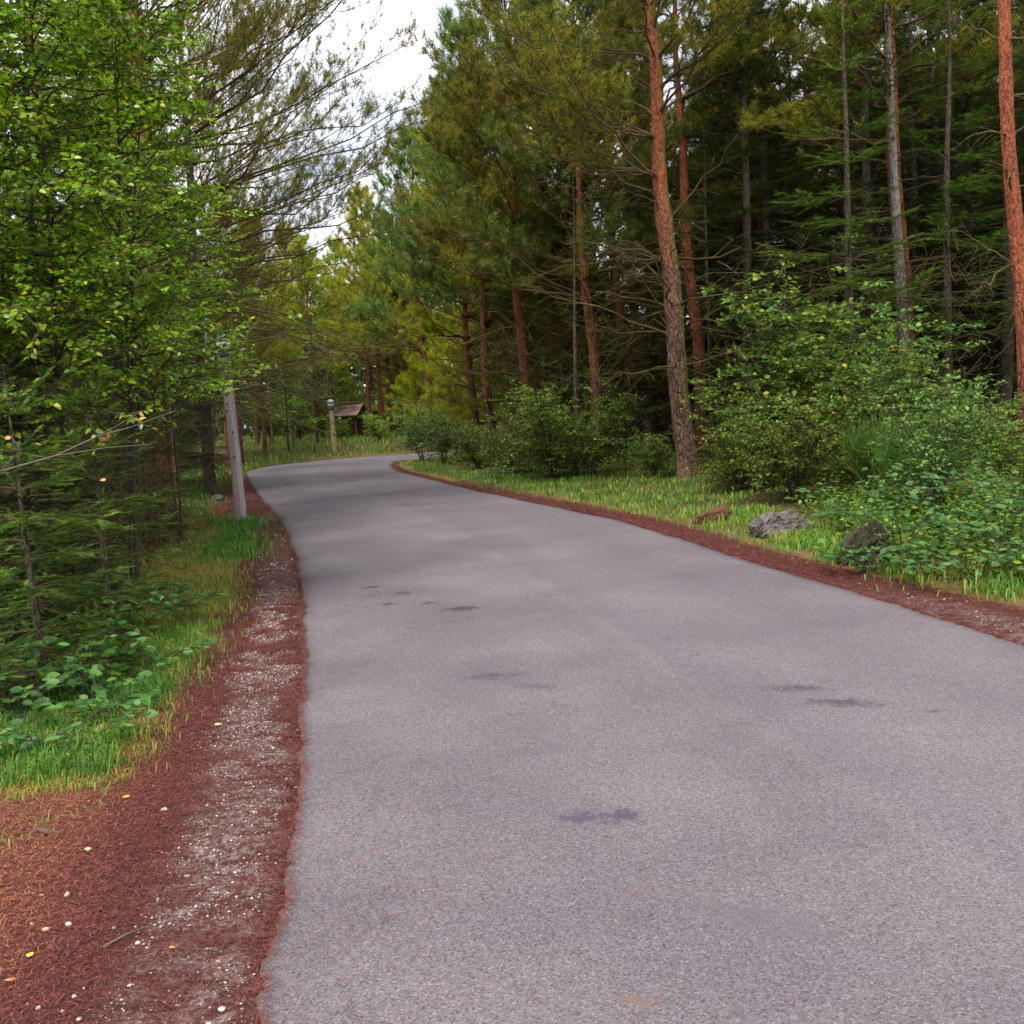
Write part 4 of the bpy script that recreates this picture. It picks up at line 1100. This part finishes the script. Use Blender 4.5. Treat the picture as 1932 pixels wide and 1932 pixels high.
# dead sapling reaching into the picture with a few dry leaves
def dead_sapling():
    A = [ad(-190, 1150, 5.6), ad(-120, 985, 5.6), ad(0, 890, 5.7), ad(105, 860, 5.8), ad(180, 825, 5.9), ad(250, 805, 6.0), ad(330, 775, 6.1)]
    Bq = [ad(105, 860, 5.8), ad(200, 845, 5.8), ad(285, 838, 5.9)]
    C = [ad(0, 890, 5.7), ad(40, 850, 5.6), ad(22, 825, 5.6)]
    D = [ad(180, 825, 5.9), ad(245, 790, 5.8), ad(262, 778, 5.8)]
    root = np.array([A[0][0] - .05, A[0][1], gz(A[0][0], A[0][1])])
    A = [root] + A
    t = thing('dead_sapling', 'bare dead sapling leaning in from the left with curled orange leaves', 'dead sapling', root)
    seg = [[], [], [], []]
    for pts, r in ((A, .010), (Bq, .004), (C, .0035), (D, .003)):
        p = np.array(pts) - root; r_ = np.linspace(r, .002, len(p))
        for q, v in zip(seg, (p[:-1], p[1:], r_[:-1], r_[1:])): q.append(v)
    link('stem', tri_mesh('dead_stem', *prisms(*[np.concatenate(q) for q in seg], k=5), M['bare_wood'], smooth=True), t)
    rng = np.random.default_rng(9)
    for u, v, mt in [(232, 796, 'dry_leaf'), (258, 786, 'dry_leaf'), (262, 779, 'dry_leaf'), (205, 818, 'dry_leaf'), (198, 824, 'dry_leaf'), (212, 815, 'dry_leaf'), (192, 838, 'dry_leaf'),
                     (176, 852, 'bright_leaf'), (20, 824, 'dry_leaf'), (75, 840, 'orange_leaf'), (200, 905, 'dry_leaf')]:
        p = ad(u, v, 5.88) - root
        o = link('leaf', LFT[rng.integers(6)], t); B = Matrix(basis(unit(rng.standard_normal(3)), unit(np.array([0, -.6, .6]) + rng.normal(0, .4, 3))).tolist()).to_4x4(); B.translation = Vector(p)
        o.matrix_local = B @ Matrix.Diagonal((.036, .036, .036, 1)); o.material_slots[0].link = 'OBJECT'; o.material_slots[0].material = M[mt]
dead_sapling()

# ------------------------------------------------------------------ grass, herbs, needles, gravel
def in_px(poly, n, rng):
    W_ = np.array([gp(*p) for p in poly]); lo, hi = W_.min(0), W_.max(0)
    o = np.empty((0, 2))
    while len(o) < n:
        q = rng.uniform(lo, hi, (n * 2, 2)); o = np.concatenate([o, q[inside(q, W_)]])
    return o[:n]
rg = np.random.default_rng(8)
def blades(P, L, yel, w=0.004, spread=0.6):
    n = len(P); z = height(P)
    b = np.c_[P, z - .005]
    a = rg.uniform(0, 6.28, n); yel = yel + .25 * (rg.random(n) < .22); ln = L * (.3 + .75 * rg.random(n) + .7 * rg.random(n) ** 6); le = rg.uniform(.15, spread, n)
    h = np.stack([np.cos(a), np.sin(a), np.zeros(n)], 1); s = np.stack([-np.sin(a), np.cos(a), np.zeros(n)], 1)
    m = b + h * (ln * le * .35)[:, None] + np.array([0, 0, 1.]) * (ln * np.minimum(.62, .85 - .3 * le))[:, None]
    e = b + h * (ln * le * 1.1)[:, None] + np.array([0, 0, 1.]) * (ln * np.maximum(1.0 - .55 * le, .08))[:, None]
    W_ = (w * rg.uniform(.7, 1.3, n))[:, None]
    V = np.stack([b - s * W_, b + s * W_, m + s * W_ * .8, m - s * W_ * .8, e], 1).reshape(-1, 3)
    T = (np.array([[0, 1, 2], [0, 2, 3], [3, 2, 4]])[None] + (np.arange(n) * 5)[:, None, None]).reshape(-1, 3)
    return V, T, np.repeat(np.clip(yel + rg.normal(0, .2, n), 0, 1), 3)
def clumpy(P, s, k_, lo=-.3):
    return P[wob(P[:, 0], P[:, 1], s, k_) > lo + rg.normal(0, .35, len(P))]
G = []
def field(poly, n, L, yel, w=.004, cl=None, spread=.6, ypatch=.25):
    P = in_px(poly, n, rg)
    P = P + rg.normal(0, 1, P.shape) * (0.02 + 0.13 * rg.random((len(P), 1)) ** 2) * np.clip(P[:, 1:] / 6, .8, 3)
    P = P[~inside(P, POLY)]
    if cl: P = clumpy(P, *cl)
    G.append(blades(P, L, yel + ypatch * wob(P[:, 0], P[:, 1], 1.7, 5), w, spread))
field([(-60, 1490), (110, 1480), (215, 1450), (250, 1385), (330, 1290), (380, 1215), (300, 1200), (150, 1290), (-60, 1340)], 26000, .125, .16, .0022, (3.2, 1, -.1), 1.0)
field([(300, 1290), (345, 1260), (400, 1190), (428, 1130), (380, 1120), (330, 1170), (250, 1210), (240, 1290)], 11000, .11, .5, .0022, (3.2, 2, -.1), 1.0)
field([(180, 1050), (200, 1015), (330, 990), (415, 1005), (462, 1030), (440, 1075), (425, 1130), (330, 1115), (220, 1095)], 17000, .13, .66, .0026, (3, 7, -.8), 1.0)
field([(150, 1420), (250, 1340), (330, 1300), (260, 1460), (120, 1500), (-40, 1530)], 3500, .07, .75, .0022, (4, 3, .05), 1.2)
field([(385, 1050), (430, 1012), (468, 1020), (465, 1052), (430, 1062)], 3200, .16, .05, .0045, None, .7, .1)
field([(395, 1000), (430, 978), (482, 980), (486, 1000), (440, 1012)], 1600, .16, .15, .005)
field([(310, 990), (330, 900), (390, 880), (400, 985)], 3500, .2, .15, .007)
field([(355, 905), (465, 862), (600, 838), (770, 832), (770, 853), (610, 866), (480, 882), (440, 910), (400, 935)], 9000, .28, .30, .013)
field([(755, 872), (800, 872), (900, 890), (1000, 900), (1150, 895), (1250, 890), (1340, 915), (1420, 945), (1440, 985), (1370, 1012), (1300, 988), (1200, 966), (1100, 945), (1000, 930), (900, 910), (800, 888)], 17000, .14, .2, .006, (1.9, 4, -.2), 1.3, .4)
field([(1400, 985), (1440, 1015), (1520, 1040), (1600, 1065), (1640, 1060), (1560, 1000), (1500, 985), (1420, 960)], 6000, .14, .32, .005, (2.5, 3, -.4), 1.2)
field([(1660, 1085), (1780, 1110), (1932, 1135), (1990, 1140), (1990, 1060), (1850, 1050), (1720, 1055)], 4500, .15, .45, .005, (2.5, 6, 0), .9)
field([(0, 1100), (200, 1085), (330, 1140), (200, 1200), (0, 1330)], 1500, .14, .3, .004)
field([(-60, 1510), (215, 1470), (270, 1390), (400, 1230), (440, 1120), (470, 1040), (200, 1020), (300, 1200), (60, 1320)], 6000, .12, .74, .002, (2.6, 8, 0), 2.2, .1)
field([(800, 888), (1000, 925), (1200, 960), (1370, 1008), (1600, 1062), (1640, 1050), (1420, 950), (1250, 900), (1000, 905)], 3500, .14, .7, .004, (2.6, 8, 0), 2.0, .1)
field([(-40, 1640), (150, 1560), (300, 1440), (420, 1260), (480, 1090), (430, 1080), (230, 1400), (-40, 1480)], 3200, .08, .4, .0022, (5, 3, .45), 1.4)
V, T = join([g[:2] for g in G])
tag(link('grass', tri_mesh('grass', V, T, M['grass'], np.concatenate([g[2] for g in G])), kind='stuff'), 'green and straw coloured grass along both verges', 'grass')

# low herb layer of the wood floor
def herbs(poly, n, hmax, size, cl):
    P = clumpy(in_px(poly, n, rg), *cl); d0, d1, i0 = road_d(P); P = P[(~i0) & (np.minimum(d0, d1) > .9)]
    z = height(P) + hmax * rg.random(len(P)) ** 1.3 * (0.6 + .4 * wob(P[:, 0], P[:, 1], 1.1, 3))
    D = unit(np.c_[rg.standard_normal((len(P), 2)), rg.normal(0, .3, len(P))]); U = np.array([0, 0, 1.]) + .45 * rg.standard_normal((len(P), 3))
    return stamps(np.c_[P, z], D, U, size * rg.uniform(.6, 1.2, len(P)), SLEAF_V, SLEAF_T)
HB = [herbs([(-60, 1480), (215, 1440), (390, 1210), (300, 1190), (60, 1300)], 5000, .11, .036, (3.0, 2, -.1)),
      herbs([(180, 1050), (460, 1030), (430, 1130), (330, 1115), (220, 1095)], 1500, .12, .04, (3.0, 2, .1)),
      herbs([(1520, 985), (1640, 1040), (1720, 1085), (1932, 1105), (2000, 1100), (2000, 960), (1700, 950)], 9000, .5, .075, (1.6, 2, -.6)),
      herbs([(1240, 905), (1340, 915), (1450, 945), (1560, 990), (1640, 1045), (1720, 1075), (1932, 1060), (2050, 1050), (2050, 860), (1700, 850), (1300, 860)], 26000, .45, .07, (1.0, 2, -.5)),
      herbs([(790, 868), (900, 885), (1000, 898), (1240, 890), (1250, 860), (1000, 850), (800, 852)], 16000, .55, .09, (.8, 1, -.6)),
      herbs([(-80, 1300), (120, 1260), (200, 1100), (330, 1000), (340, 900), (200, 880), (-80, 900)], 22000, .4, .05, (1.4, 4, -.1)),
      herbs([(350, 890), (470, 858), (600, 838), (800, 828), (800, 818), (560, 825), (340, 850)], 14000, .8, .12, (.5, 3, -.4))]
V, T = join(HB)
tag(link('undergrowth', tri_mesh('undergrowth', V, T, M['shrub_leaf'], np.repeat(rg.random(len(T) // 2), 2)), kind='stuff'), 'low leafy undergrowth on the floor of the wood', 'undergrowth')

# fine dead twigs that fill the shade of the wood
def thicket(ulo, uhi, ylo, yhi, n, zmax):
    u = rg.uniform(ulo, uhi, n); yy = rg.uniform(ylo, yhi, n)
    X = np.array([at_depth(a, b, 880) for a, b in zip(u, yy)])
    d0, d1, i0 = road_d(X); X = X[(~i0) & (np.minimum(d0, d1) > 1.5)]; n = len(X)
    p0 = np.c_[X, height(X) + zmax * rg.random(n) ** 1.2]
    d = unit(rg.normal(0, 1, (n, 3)) * np.array([1, 1, .8])); p1 = p0 + d * rg.uniform(.2, .8, n)[:, None]
    p2 = p1 + unit(d + rg.normal(0, .5, (n, 3))) * rg.uniform(.1, .4, n)[:, None]
    return prisms(np.concatenate([p0, p1]), np.concatenate([p1, p2]), np.full(2 * n, .006), np.full(2 * n, .003), 3)
V, T = join([thicket(-120, 330, 10, 19, 5200, 2.6), thicket(1340, 2000, 17.5, 26, 2800, 4.0), thicket(950, 1300, 24, 33, 2500, 4.0)])
tag(link('twig_thicket', tri_mesh('twig_thicket', V, T, M['dead_twig']), kind='stuff'), 'tangle of fine dead twigs between the trunks in the shade', 'twigs')

# shoulder: fallen needles and grit
def shoulder_pts(E, n, ylo, yhi, wf, sign):
    ok = np.nonzero((E[:-1, 1] > ylo) & (E[:-1, 1] < yhi))[0]
    s = rg.choice(ok, n); p = E[s] + (E[s + 1] - E[s]) * rg.random((n, 1))
    tg_ = E[np.minimum(s + 14, len(E) - 1)] - E[np.maximum(s - 14, 0)]
    nr = unit(np.stack([-tg_[:, 1], tg_[:, 0]], 1)) * sign
    d = rg.random(n) ** .9 * wf(p[:, 1])
    return p + nr * (d - .03)[:, None] + rg.normal(0, .03, p.shape) * np.clip(d / .3, 0, 1)[:, None], d
wl2 = lambda y: 0.85 + 0.75 * (1 - sstep(3.5, 7, y))
wr2 = lambda y: 0.6 + 0.3 * (1 - sstep(5, 10, y))
parts, rn_ = [], []
for E, n, lo, hi, wf, sg in ((ELd, 150000, 1.6, 9, wl2, 1), (ELd, 14000, 9, 22, wl2, 1), (ERd, 22000, 3, 24, wr2, -1)):
    P, d = shoulder_pts(E, n, lo, hi, wf, sg)
    keep = rg.random(len(P)) > .88 * grit_at(P, d - .03); P = P[keep]; d = d[keep]; n = len(P)
    far = np.clip(P[:, 1] / 6, .8, 4)
    on = inside(P, POLY)
    z = np.where(on, .012, height(P)) + rg.uniform(.004, .014, n)
    a = rg.uniform(0, 6.28, n); L = rg.uniform(.01, .03, n) * np.minimum(far, 1.5); w = .0015 * far
    h = np.stack([np.cos(a), np.sin(a), rg.normal(0, .22, n)], 1); s = np.stack([-np.sin(a), np.cos(a), np.zeros(n)], 1)
    c = np.c_[P, z]
    V = np.stack([c - h * L[:, None] - s * w[:, None], c - h * L[:, None] + s * w[:, None], c + h * L[:, None]], 1).reshape(-1, 3)
    parts.append((V, np.arange(3 * n).reshape(-1, 3))); rn_.append(np.clip(rg.random(n) * .85 + .3 * sstep(.55, 1.1, d), 0, 1))
q = rg.random((9000, 2)); ii = (40 * (2.2 + 9 * q[:, 0] ** 1.2)).astype(int); la_ = np.where(rg.random(9000) < .75, np.abs(rg.normal(0, .09, 9000)), rg.random(9000)) % 1.0
la_ = np.where(rg.random(9000) < .4, 1 - la_, la_)[:, None]; P = EL[ii] * (1 - la_) + ER[ii] * la_; n = len(P)
a = rg.uniform(0, 6.28, n); L = rg.uniform(.008, .03, n); h = np.stack([np.cos(a), np.sin(a), np.zeros(n)], 1); w_ = np.stack([-np.sin(a), np.cos(a), np.zeros(n)], 1) * .0012
c = np.c_[P, np.full(n, .0265)]
parts.append((np.stack([c - h * L[:, None] - w_, c - h * L[:, None] + w_, c + h * L[:, None]], 1).reshape(-1, 3), np.arange(3 * n).reshape(-1, 3))); rn_.append(rg.random(n))
V, T = join(parts)
tag(link('needle_litter', tri_mesh('needle_litter', V, T, M['needle_litter'], np.concatenate(rn_)), kind='stuff'), 'red brown fallen pine needles along the road edges', 'needle litter')
OCT = np.array([[1, 0, 0], [-.9, .1, 0], [0, 1, .1], [.1, -1, 0], [.1, 0, .8], [0, 0, -.8]]); OCT_T = np.array([[0, 2, 4], [2, 1, 4], [1, 3, 4], [3, 0, 4], [2, 0, 5], [1, 2, 5], [3, 1, 5], [0, 3, 5]])
parts, rn_ = [], []
for E, n, lo, hi, wf, sg in ((ELd, 60000, 1.6, 9, wl2, 1), (ELd, 3000, 9, 18, wl2, 1), (ERd, 6000, 3, 15, wr2, -1)):
    P, d = shoulder_pts(E, n, lo, hi, wf, sg)
    keep = rg.random(len(P)) < .97 * grit_at(P, d - .03) + .03; P = P[keep]; P = P[~inside(P, POLY)]; n = len(P)
    sz = (.0028 + .0075 * rg.random(n) ** 4) * np.clip(P[:, 1] / 6, .8, 2)
    V, T = stamps(np.c_[P, height(P) + sz * .3], unit(np.c_[rg.standard_normal((n, 2)), np.zeros(n)]), np.array([0, 0, 1.]) + .4 * rg.standard_normal((n, 3)), sz, OCT * np.array([1, .8, .6]), OCT_T)
    parts.append((V, T)); rn_.append(np.repeat(rg.random(n), 8))
V, T = join(parts)
tag(link('gravel', tri_mesh('gravel', V, T, M['gravel'], np.concatenate(rn_)), kind='stuff'), 'pale grit trodden into the road shoulders', 'gravel')

# ------------------------------------------------------------------ rocks, stones, fallen leaves
def rock_mesh(name, seed, size, mat, sub=4, planes=20, rough=0.07):
    rng = np.random.default_rng(seed)
    bm = bmesh.new(); bmesh.ops.create_icosphere(bm, subdivisions=sub, radius=1.0)
    V = np.array([v.co[:] for v in bm.verts])
    nrm = unit(rng.standard_normal((planes, 3))); off = rng.uniform(.62, .95, planes)
    k = V @ nrm.T
    r = np.min(np.where(k > .05, off[None] / np.maximum(k, .05), 9), 1); r = np.minimum(r, 1.15)
    r = r + rough * (wob(V[:, 0] * 3, V[:, 1] * 3 + V[:, 2] * 2.2, 1.3, seed) + .6 * wob(V[:, 2] * 6, V[:, 0] * 5 - V[:, 1] * 4, 1.4, seed + 2))
    V = V * r[:, None] * np.array(size)
    for v, c in zip(bm.verts, V): v.co = c
    me = bpy.data.meshes.new(name); bm.to_mesh(me); bm.free(); me.materials.append(mat)
    for p in me.polygons: p.use_smooth = sub < 4
    return me
def merged(name, meshes, locs, rots):
    bm = bmesh.new()
    for me_, l, r in zip(meshes, locs, rots):
        b2 = bmesh.new(); b2.from_mesh(me_); b2.transform(Matrix.Translation(l) @ Euler(r).to_matrix().to_4x4())
        tmp = bpy.data.meshes.new('t'); b2.to_mesh(tmp); b2.free(); bm.from_mesh(tmp)
    o = bpy.data.meshes.new(name); bm.to_mesh(o); bm.free(); o.materials.append(meshes[0].materials[0])
    return o
x, y = foot(1468, 1000)
ms = [rock_mesh('b', 41, (.29, .22, .19), M['stone'], rough=.09), rock_mesh('b', 42, (.19, .17, .15), M['stone'], rough=.1), rock_mesh('b', 43, (.22, .13, .09), M['stone'], rough=.1), rock_mesh('b', 44, (.14, .12, .11), M['stone'], rough=.1)]
tag(link('boulder', merged('boulder', ms, [(.12, .05, .13), (-.19, -.02, .14), (.0, -.17, .03), (-.06, .02, .22)], [(0, .15, .2), (0.2, -.3, 1), (0, 0, .4), (.3, .2, .5)]), None, (x, y, gz(x, y) - .035)), 'pale grey cracked boulder in the grass on the right verge', 'boulder')
x, y = foot(1610, 1052)
ms = [rock_mesh('b', 45, (.17, .16, .25), M['mossy_stone'], rough=.13), rock_mesh('b', 46, (.24, .2, .22), M['mossy_stone'], rough=.13), rock_mesh('b', 47, (.2, .14, .12), M['mossy_stone'], rough=.13)]
tag(link('boulder', merged('boulder', ms, [(0, 0, .13), (.25, .2, .2), (.12, -.08, .04)], [(0, .45, .2), (0, .3, 1), (0, 0, .3)]), None, (x, y, gz(x, y) - .04)), 'dark mossy boulder half hidden by brambles right of the grey one', 'boulder')
x, y = foot(1340, 978)
tag(link('boulder', rock_mesh('b', 8, (.34, .10, .17), M['brown_stone']), None, (x, y, gz(x, y) + .04), (0, -.45, .3)), 'brown slanting stone in the grass left of the grey boulder', 'boulder')
x, y = foot(408, 940)
tag(link('stone', rock_mesh('b', 9, (.15, .13, .11), M['dark_stone'], 3), None, (x, y, gz(x, y) + .03)), 'small dark stone on the needles left of the near lamp post', 'stone')
PEB = [rock_mesh('pebble', 20 + i, (1, .8, .6), None, 2, 10) for i in range(4)]
for i_, (u, v, s, mt, lb) in enumerate([
        (351, 1623, .016, 'white_stone', 'bright white pebble alone in the middle of the left shoulder'),
        (124, 1660, .021, 'tan_stone', 'square tan stone on the dark needles at the lower left'),
        (126, 1715, .020, 'white_stone', 'white stone beside the round tan stone at the lower left'),
        (84, 1723, .019, 'tan_stone', 'round tan stone left of the white stone'),
        (57, 1712, .013, 'tan_stone', 'small pinkish stone left of the round tan stone'),
        (187, 1685, .018, 'brown_stone', 'brown stone behind the two stones at the lower left'),
        (144, 1882, .012, 'white_stone', 'small white pebble near the bottom edge'),
        (136, 1840, .014, 'white_stone', 'white pebble above the three near the bottom left corner'),
        (67, 1860, .013, 'white_stone', 'white pebble in orange needles near the bottom left corner'),
        (113, 1867, .013, 'white_stone', 'pale pebble between two others near the bottom left corner'),
        (256, 1745, .014, 'white_stone', 'white pebble at the start of the grit streak'),
        (241, 1822, .012, 'white_stone', 'small pale pebble below the grit streak'),
        (415, 1868, .016, 'white_stone', 'flat white pebble near the asphalt at the bottom'),
        (390, 1897, .018, 'white_stone', 'white pebble closest to the bottom near the asphalt'),
        (212, 1718, .012, 'white_stone', 'small white pebble right of the white stone'),
        (75, 1660, .012, 'white_stone', 'small white pebble left of the square tan stone')]):
    x, y = foot(u, v)
    o = link('pebble', PEB[i_ % 4], None, (x, y, gz(x, y) + s * .35), (0, 0, i_ * 1.3), s * .72)
    if not o.data.materials: o.data.materials.append(M['stone'])
    o.material_slots[0].link = 'OBJECT'; o.material_slots[0].material = M[mt]
    tag(o, lb, 'pebble', 'loose pebbles on the left shoulder')
for i_, (u, v, s, mt, lb) in enumerate([
        (229, 1484, .036, 'yellow_leaf', 'fallen bright yellow leaf on the left shoulder below the grass'),
        (163, 1583, .034, 'pale_leaf', 'fallen pale green leaf on dark needles'),
        (313, 1538, .032, 'willow_leaf', 'fallen grey green leaf beside the grit streak'),
        (303, 1508, .036, 'pale_leaf', 'fallen straw coloured leaf above the grey green one'),
        (48, 1774, .028, 'yellow_leaf', 'small fallen yellow leaf near the left edge'),
        (25, 1813, .034, 'orange_leaf', 'fallen orange leaf at the left edge'),
        (231, 1921, .030, 'orange_leaf', 'fallen orange leaf at the bottom edge'),
        (403, 1350, .045, 'pale_leaf', 'fallen pale leaf far up the left shoulder'),
        (325, 1757, .022, 'orange_leaf', 'tiny orange leaf on the grit streak')]):
    x, y = foot(u, v)
    o = link('fallen_leaf', LFT[i_ % 6], None, (x, y, gz(x, y) + .012), (.15, -.1, i_ * 1.9), s)
    o.material_slots[0].link = 'OBJECT'; o.material_slots[0].material = M[mt]
    tag(o, lb, 'leaf', 'fallen leaves on the left shoulder')
x, y = foot(85, 1548)
o = link('bark_piece', rock_mesh('b', 31, (.055, .02, .014), M['dark_wood'], 2, 10), None, (x, y, gz(x, y) + .008), (0, .1, -.2))
tag(o, 'dark curl of bark on the needles below the left grass', 'bark')
x, y = foot(292, 1735)
tag(link('twig', tri_mesh('stray_twig', *prisms(np.array([[-.07, -.02, 0], [0, 0, .01]]), np.array([[0, 0, .01], [.07, .03, .004]]), np.array([.005, .0045]), np.array([.0045, .002]), 5), M['bare_wood']), None, (x - .1, y, gz(x, y) + .01), (0, 0, .5)), 'short pale twig lying across the needles on the left shoulder', 'twig')

# ------------------------------------------------------------------ lamp posts
def lathe(prof, k=24):
    prof = np.array(prof, float); an = np.arange(k) * 2 * math.pi / k
    V = np.stack([prof[:, :1] * np.cos(an), prof[:, :1] * np.sin(an), np.repeat(prof[:, 1:], k, 1)], -1).reshape(-1, 3)
    n = len(prof); i = np.arange(n - 1)[:, None] * k; j = np.arange(k)[None]; j2 = (j + 1) % k
    Q = np.stack([i + j, i + j2, i + k + j2, i + k + j], -1).reshape(-1, 4)
    return V, Q
def lamp(label, x, y, Hh, r, lean, post):
    t = thing('lamp_post', label, 'lamp post', (x, y, gz(x, y)))
    t.rotation_euler = (0, math.radians(lean), 0.4)
    rng = np.random.default_rng(int(y * 10))
    z = np.linspace(-.3, Hh, 26); path = np.stack([.008 * np.sin(z * 1.3), .006 * np.cos(z), z], 1)
    rr = r * (1.06 - .16 * z / Hh)
    V, T = tube(path, rr, 22, rng, .012)
    pst = link('post', tri_mesh('lamp_post_wood', V, T, M[post], smooth=True), t)
    for zz, aa in ((.78 * Hh, -1.9), (.72 * Hh, -1.75), (.68 * Hh, -2.1), (.55 * Hh, -1.2), (.9 * Hh, -2.0), (.4 * Hh, -1.5)):
        q = np.interp(zz, z, rr); a = aa - .4
        kn = link('knot', tri_mesh('knot', *[w for w in lathe([(0.001, .006), (.014, .004), (.02, -.006)], 10)], M['knot'], smooth=True), pst)
        Bm = Matrix(basis(np.array([0, 0, 1.]), np.array([math.cos(a), math.sin(a), 0])).tolist()).to_4x4(); Bm.translation = Vector((q * math.cos(a), q * math.sin(a), zz)); kn.matrix_local = Bm
    t1 = r * .9
    def part(nm, prof, mt):
        o = link(nm, tri_mesh(nm, *lathe([(p * r, Hh + q * r) for p, q in prof]), M[mt], smooth=True), t); return o
    part('collar', [(.5, -.05), (.98, -.05), (1.0, 0), (1.0, 1.35), (.92, 1.42), (.4, 1.42)], 'navy_metal')
    part('lens', [(.4, 1.40), (.96, 1.45), (1.18, 1.75), (1.34, 2.25), (1.34, 2.75), (1.2, 2.8), (.3, 2.8)], 'lens')
    part('band', [(1.1, 2.70), (1.40, 2.78), (1.42, 2.98), (1.1, 3.02)], 'navy_metal')
    part('cap', [(1.0, 2.95), (1.38, 2.99), (1.34, 3.35), (1.15, 3.75), (.8, 4.05), (.4, 4.2), (.001, 4.25)], 'cap_metal')
x, y = foot(455, 978)
lamp('tall weathered grey wooden lamp post at the left road edge', x, y, 2.74, .09, -0.9, 'post_wood')
x, y = foot(632, 858)
lamp('distant short wooden lamp post on the outer verge of the bend', x, y, 1.92, .115, -0.4, 'post_wood_green')

# ------------------------------------------------------------------ small shelter beyond the bend
px, py = at_depth(662, 58, 830)
t = thing('shelter', 'small open wooden shelter with brown board roof beyond the bend', 'shelter', (px, py, gz(px, py)), (0, 0, math.radians(-24)))
def box(c, s, r=(0, 0, 0)):
    bm = bmesh.new(); bmesh.ops.create_cube(bm, size=1.0)
    bmesh.ops.scale(bm, vec=s, verts=bm.verts); bmesh.ops.bevel(bm, geom=bm.edges[:], offset=min(s) * .12, segments=1, affect='EDGES')
    bm.transform(Matrix.Translation(c) @ Euler(r).to_matrix().to_4x4())
    me = bpy.data.meshes.new('board'); bm.to_mesh(me); bm.free(); return me
def put(nm, me, mt, par=t):
    me.materials.append(M[mt]); return link(nm, me, par)
for sx in (-.75, .75):
    for sy in (-.55, .55): put('post', box((sx, sy, .6), (.11, .11, 1.35)), 'dark_wood')
for k_ in range(6): put('plank', box((0, .56, .22 + k_ * .175), (1.5, .03, .16)), 'dark_wood')
put('bench_board', box((0, .2, .45), (1.4, .35, .05)), 'dark_wood')
roof = put('roof', box((0, 0, 1.93), (2.0, .09, .09)), 'dark_wood')
sl = math.radians(38)
for sy in (-1, 1):
    for k_ in range(6):
        q = .10 + k_ * .17
        put('board', box((0, sy * q * math.cos(sl), 1.93 - q * math.sin(sl) + .02 + .008 * (k_ % 2)), (2.05 + .03 * math.sin(k_ * 5), .185, .028), (-sy * (sl - .06), 0, .004 * math.sin(k_ * 3))), 'roof_board', roof)
# yellow board further right behind the bend
px, py = at_depth(788, 55, 826)
t2 = thing('signpost', 'small yellowish board on a post between the trunks beyond the bend', 'sign', (px, py, gz(px, py)))
put('post', box((0, 0, .45), (.07, .07, 1.1)), 'dark_wood', t2); put('board', box((.05, -.06, .9), (.75, .03, .22)), 'yellow_board', t2)
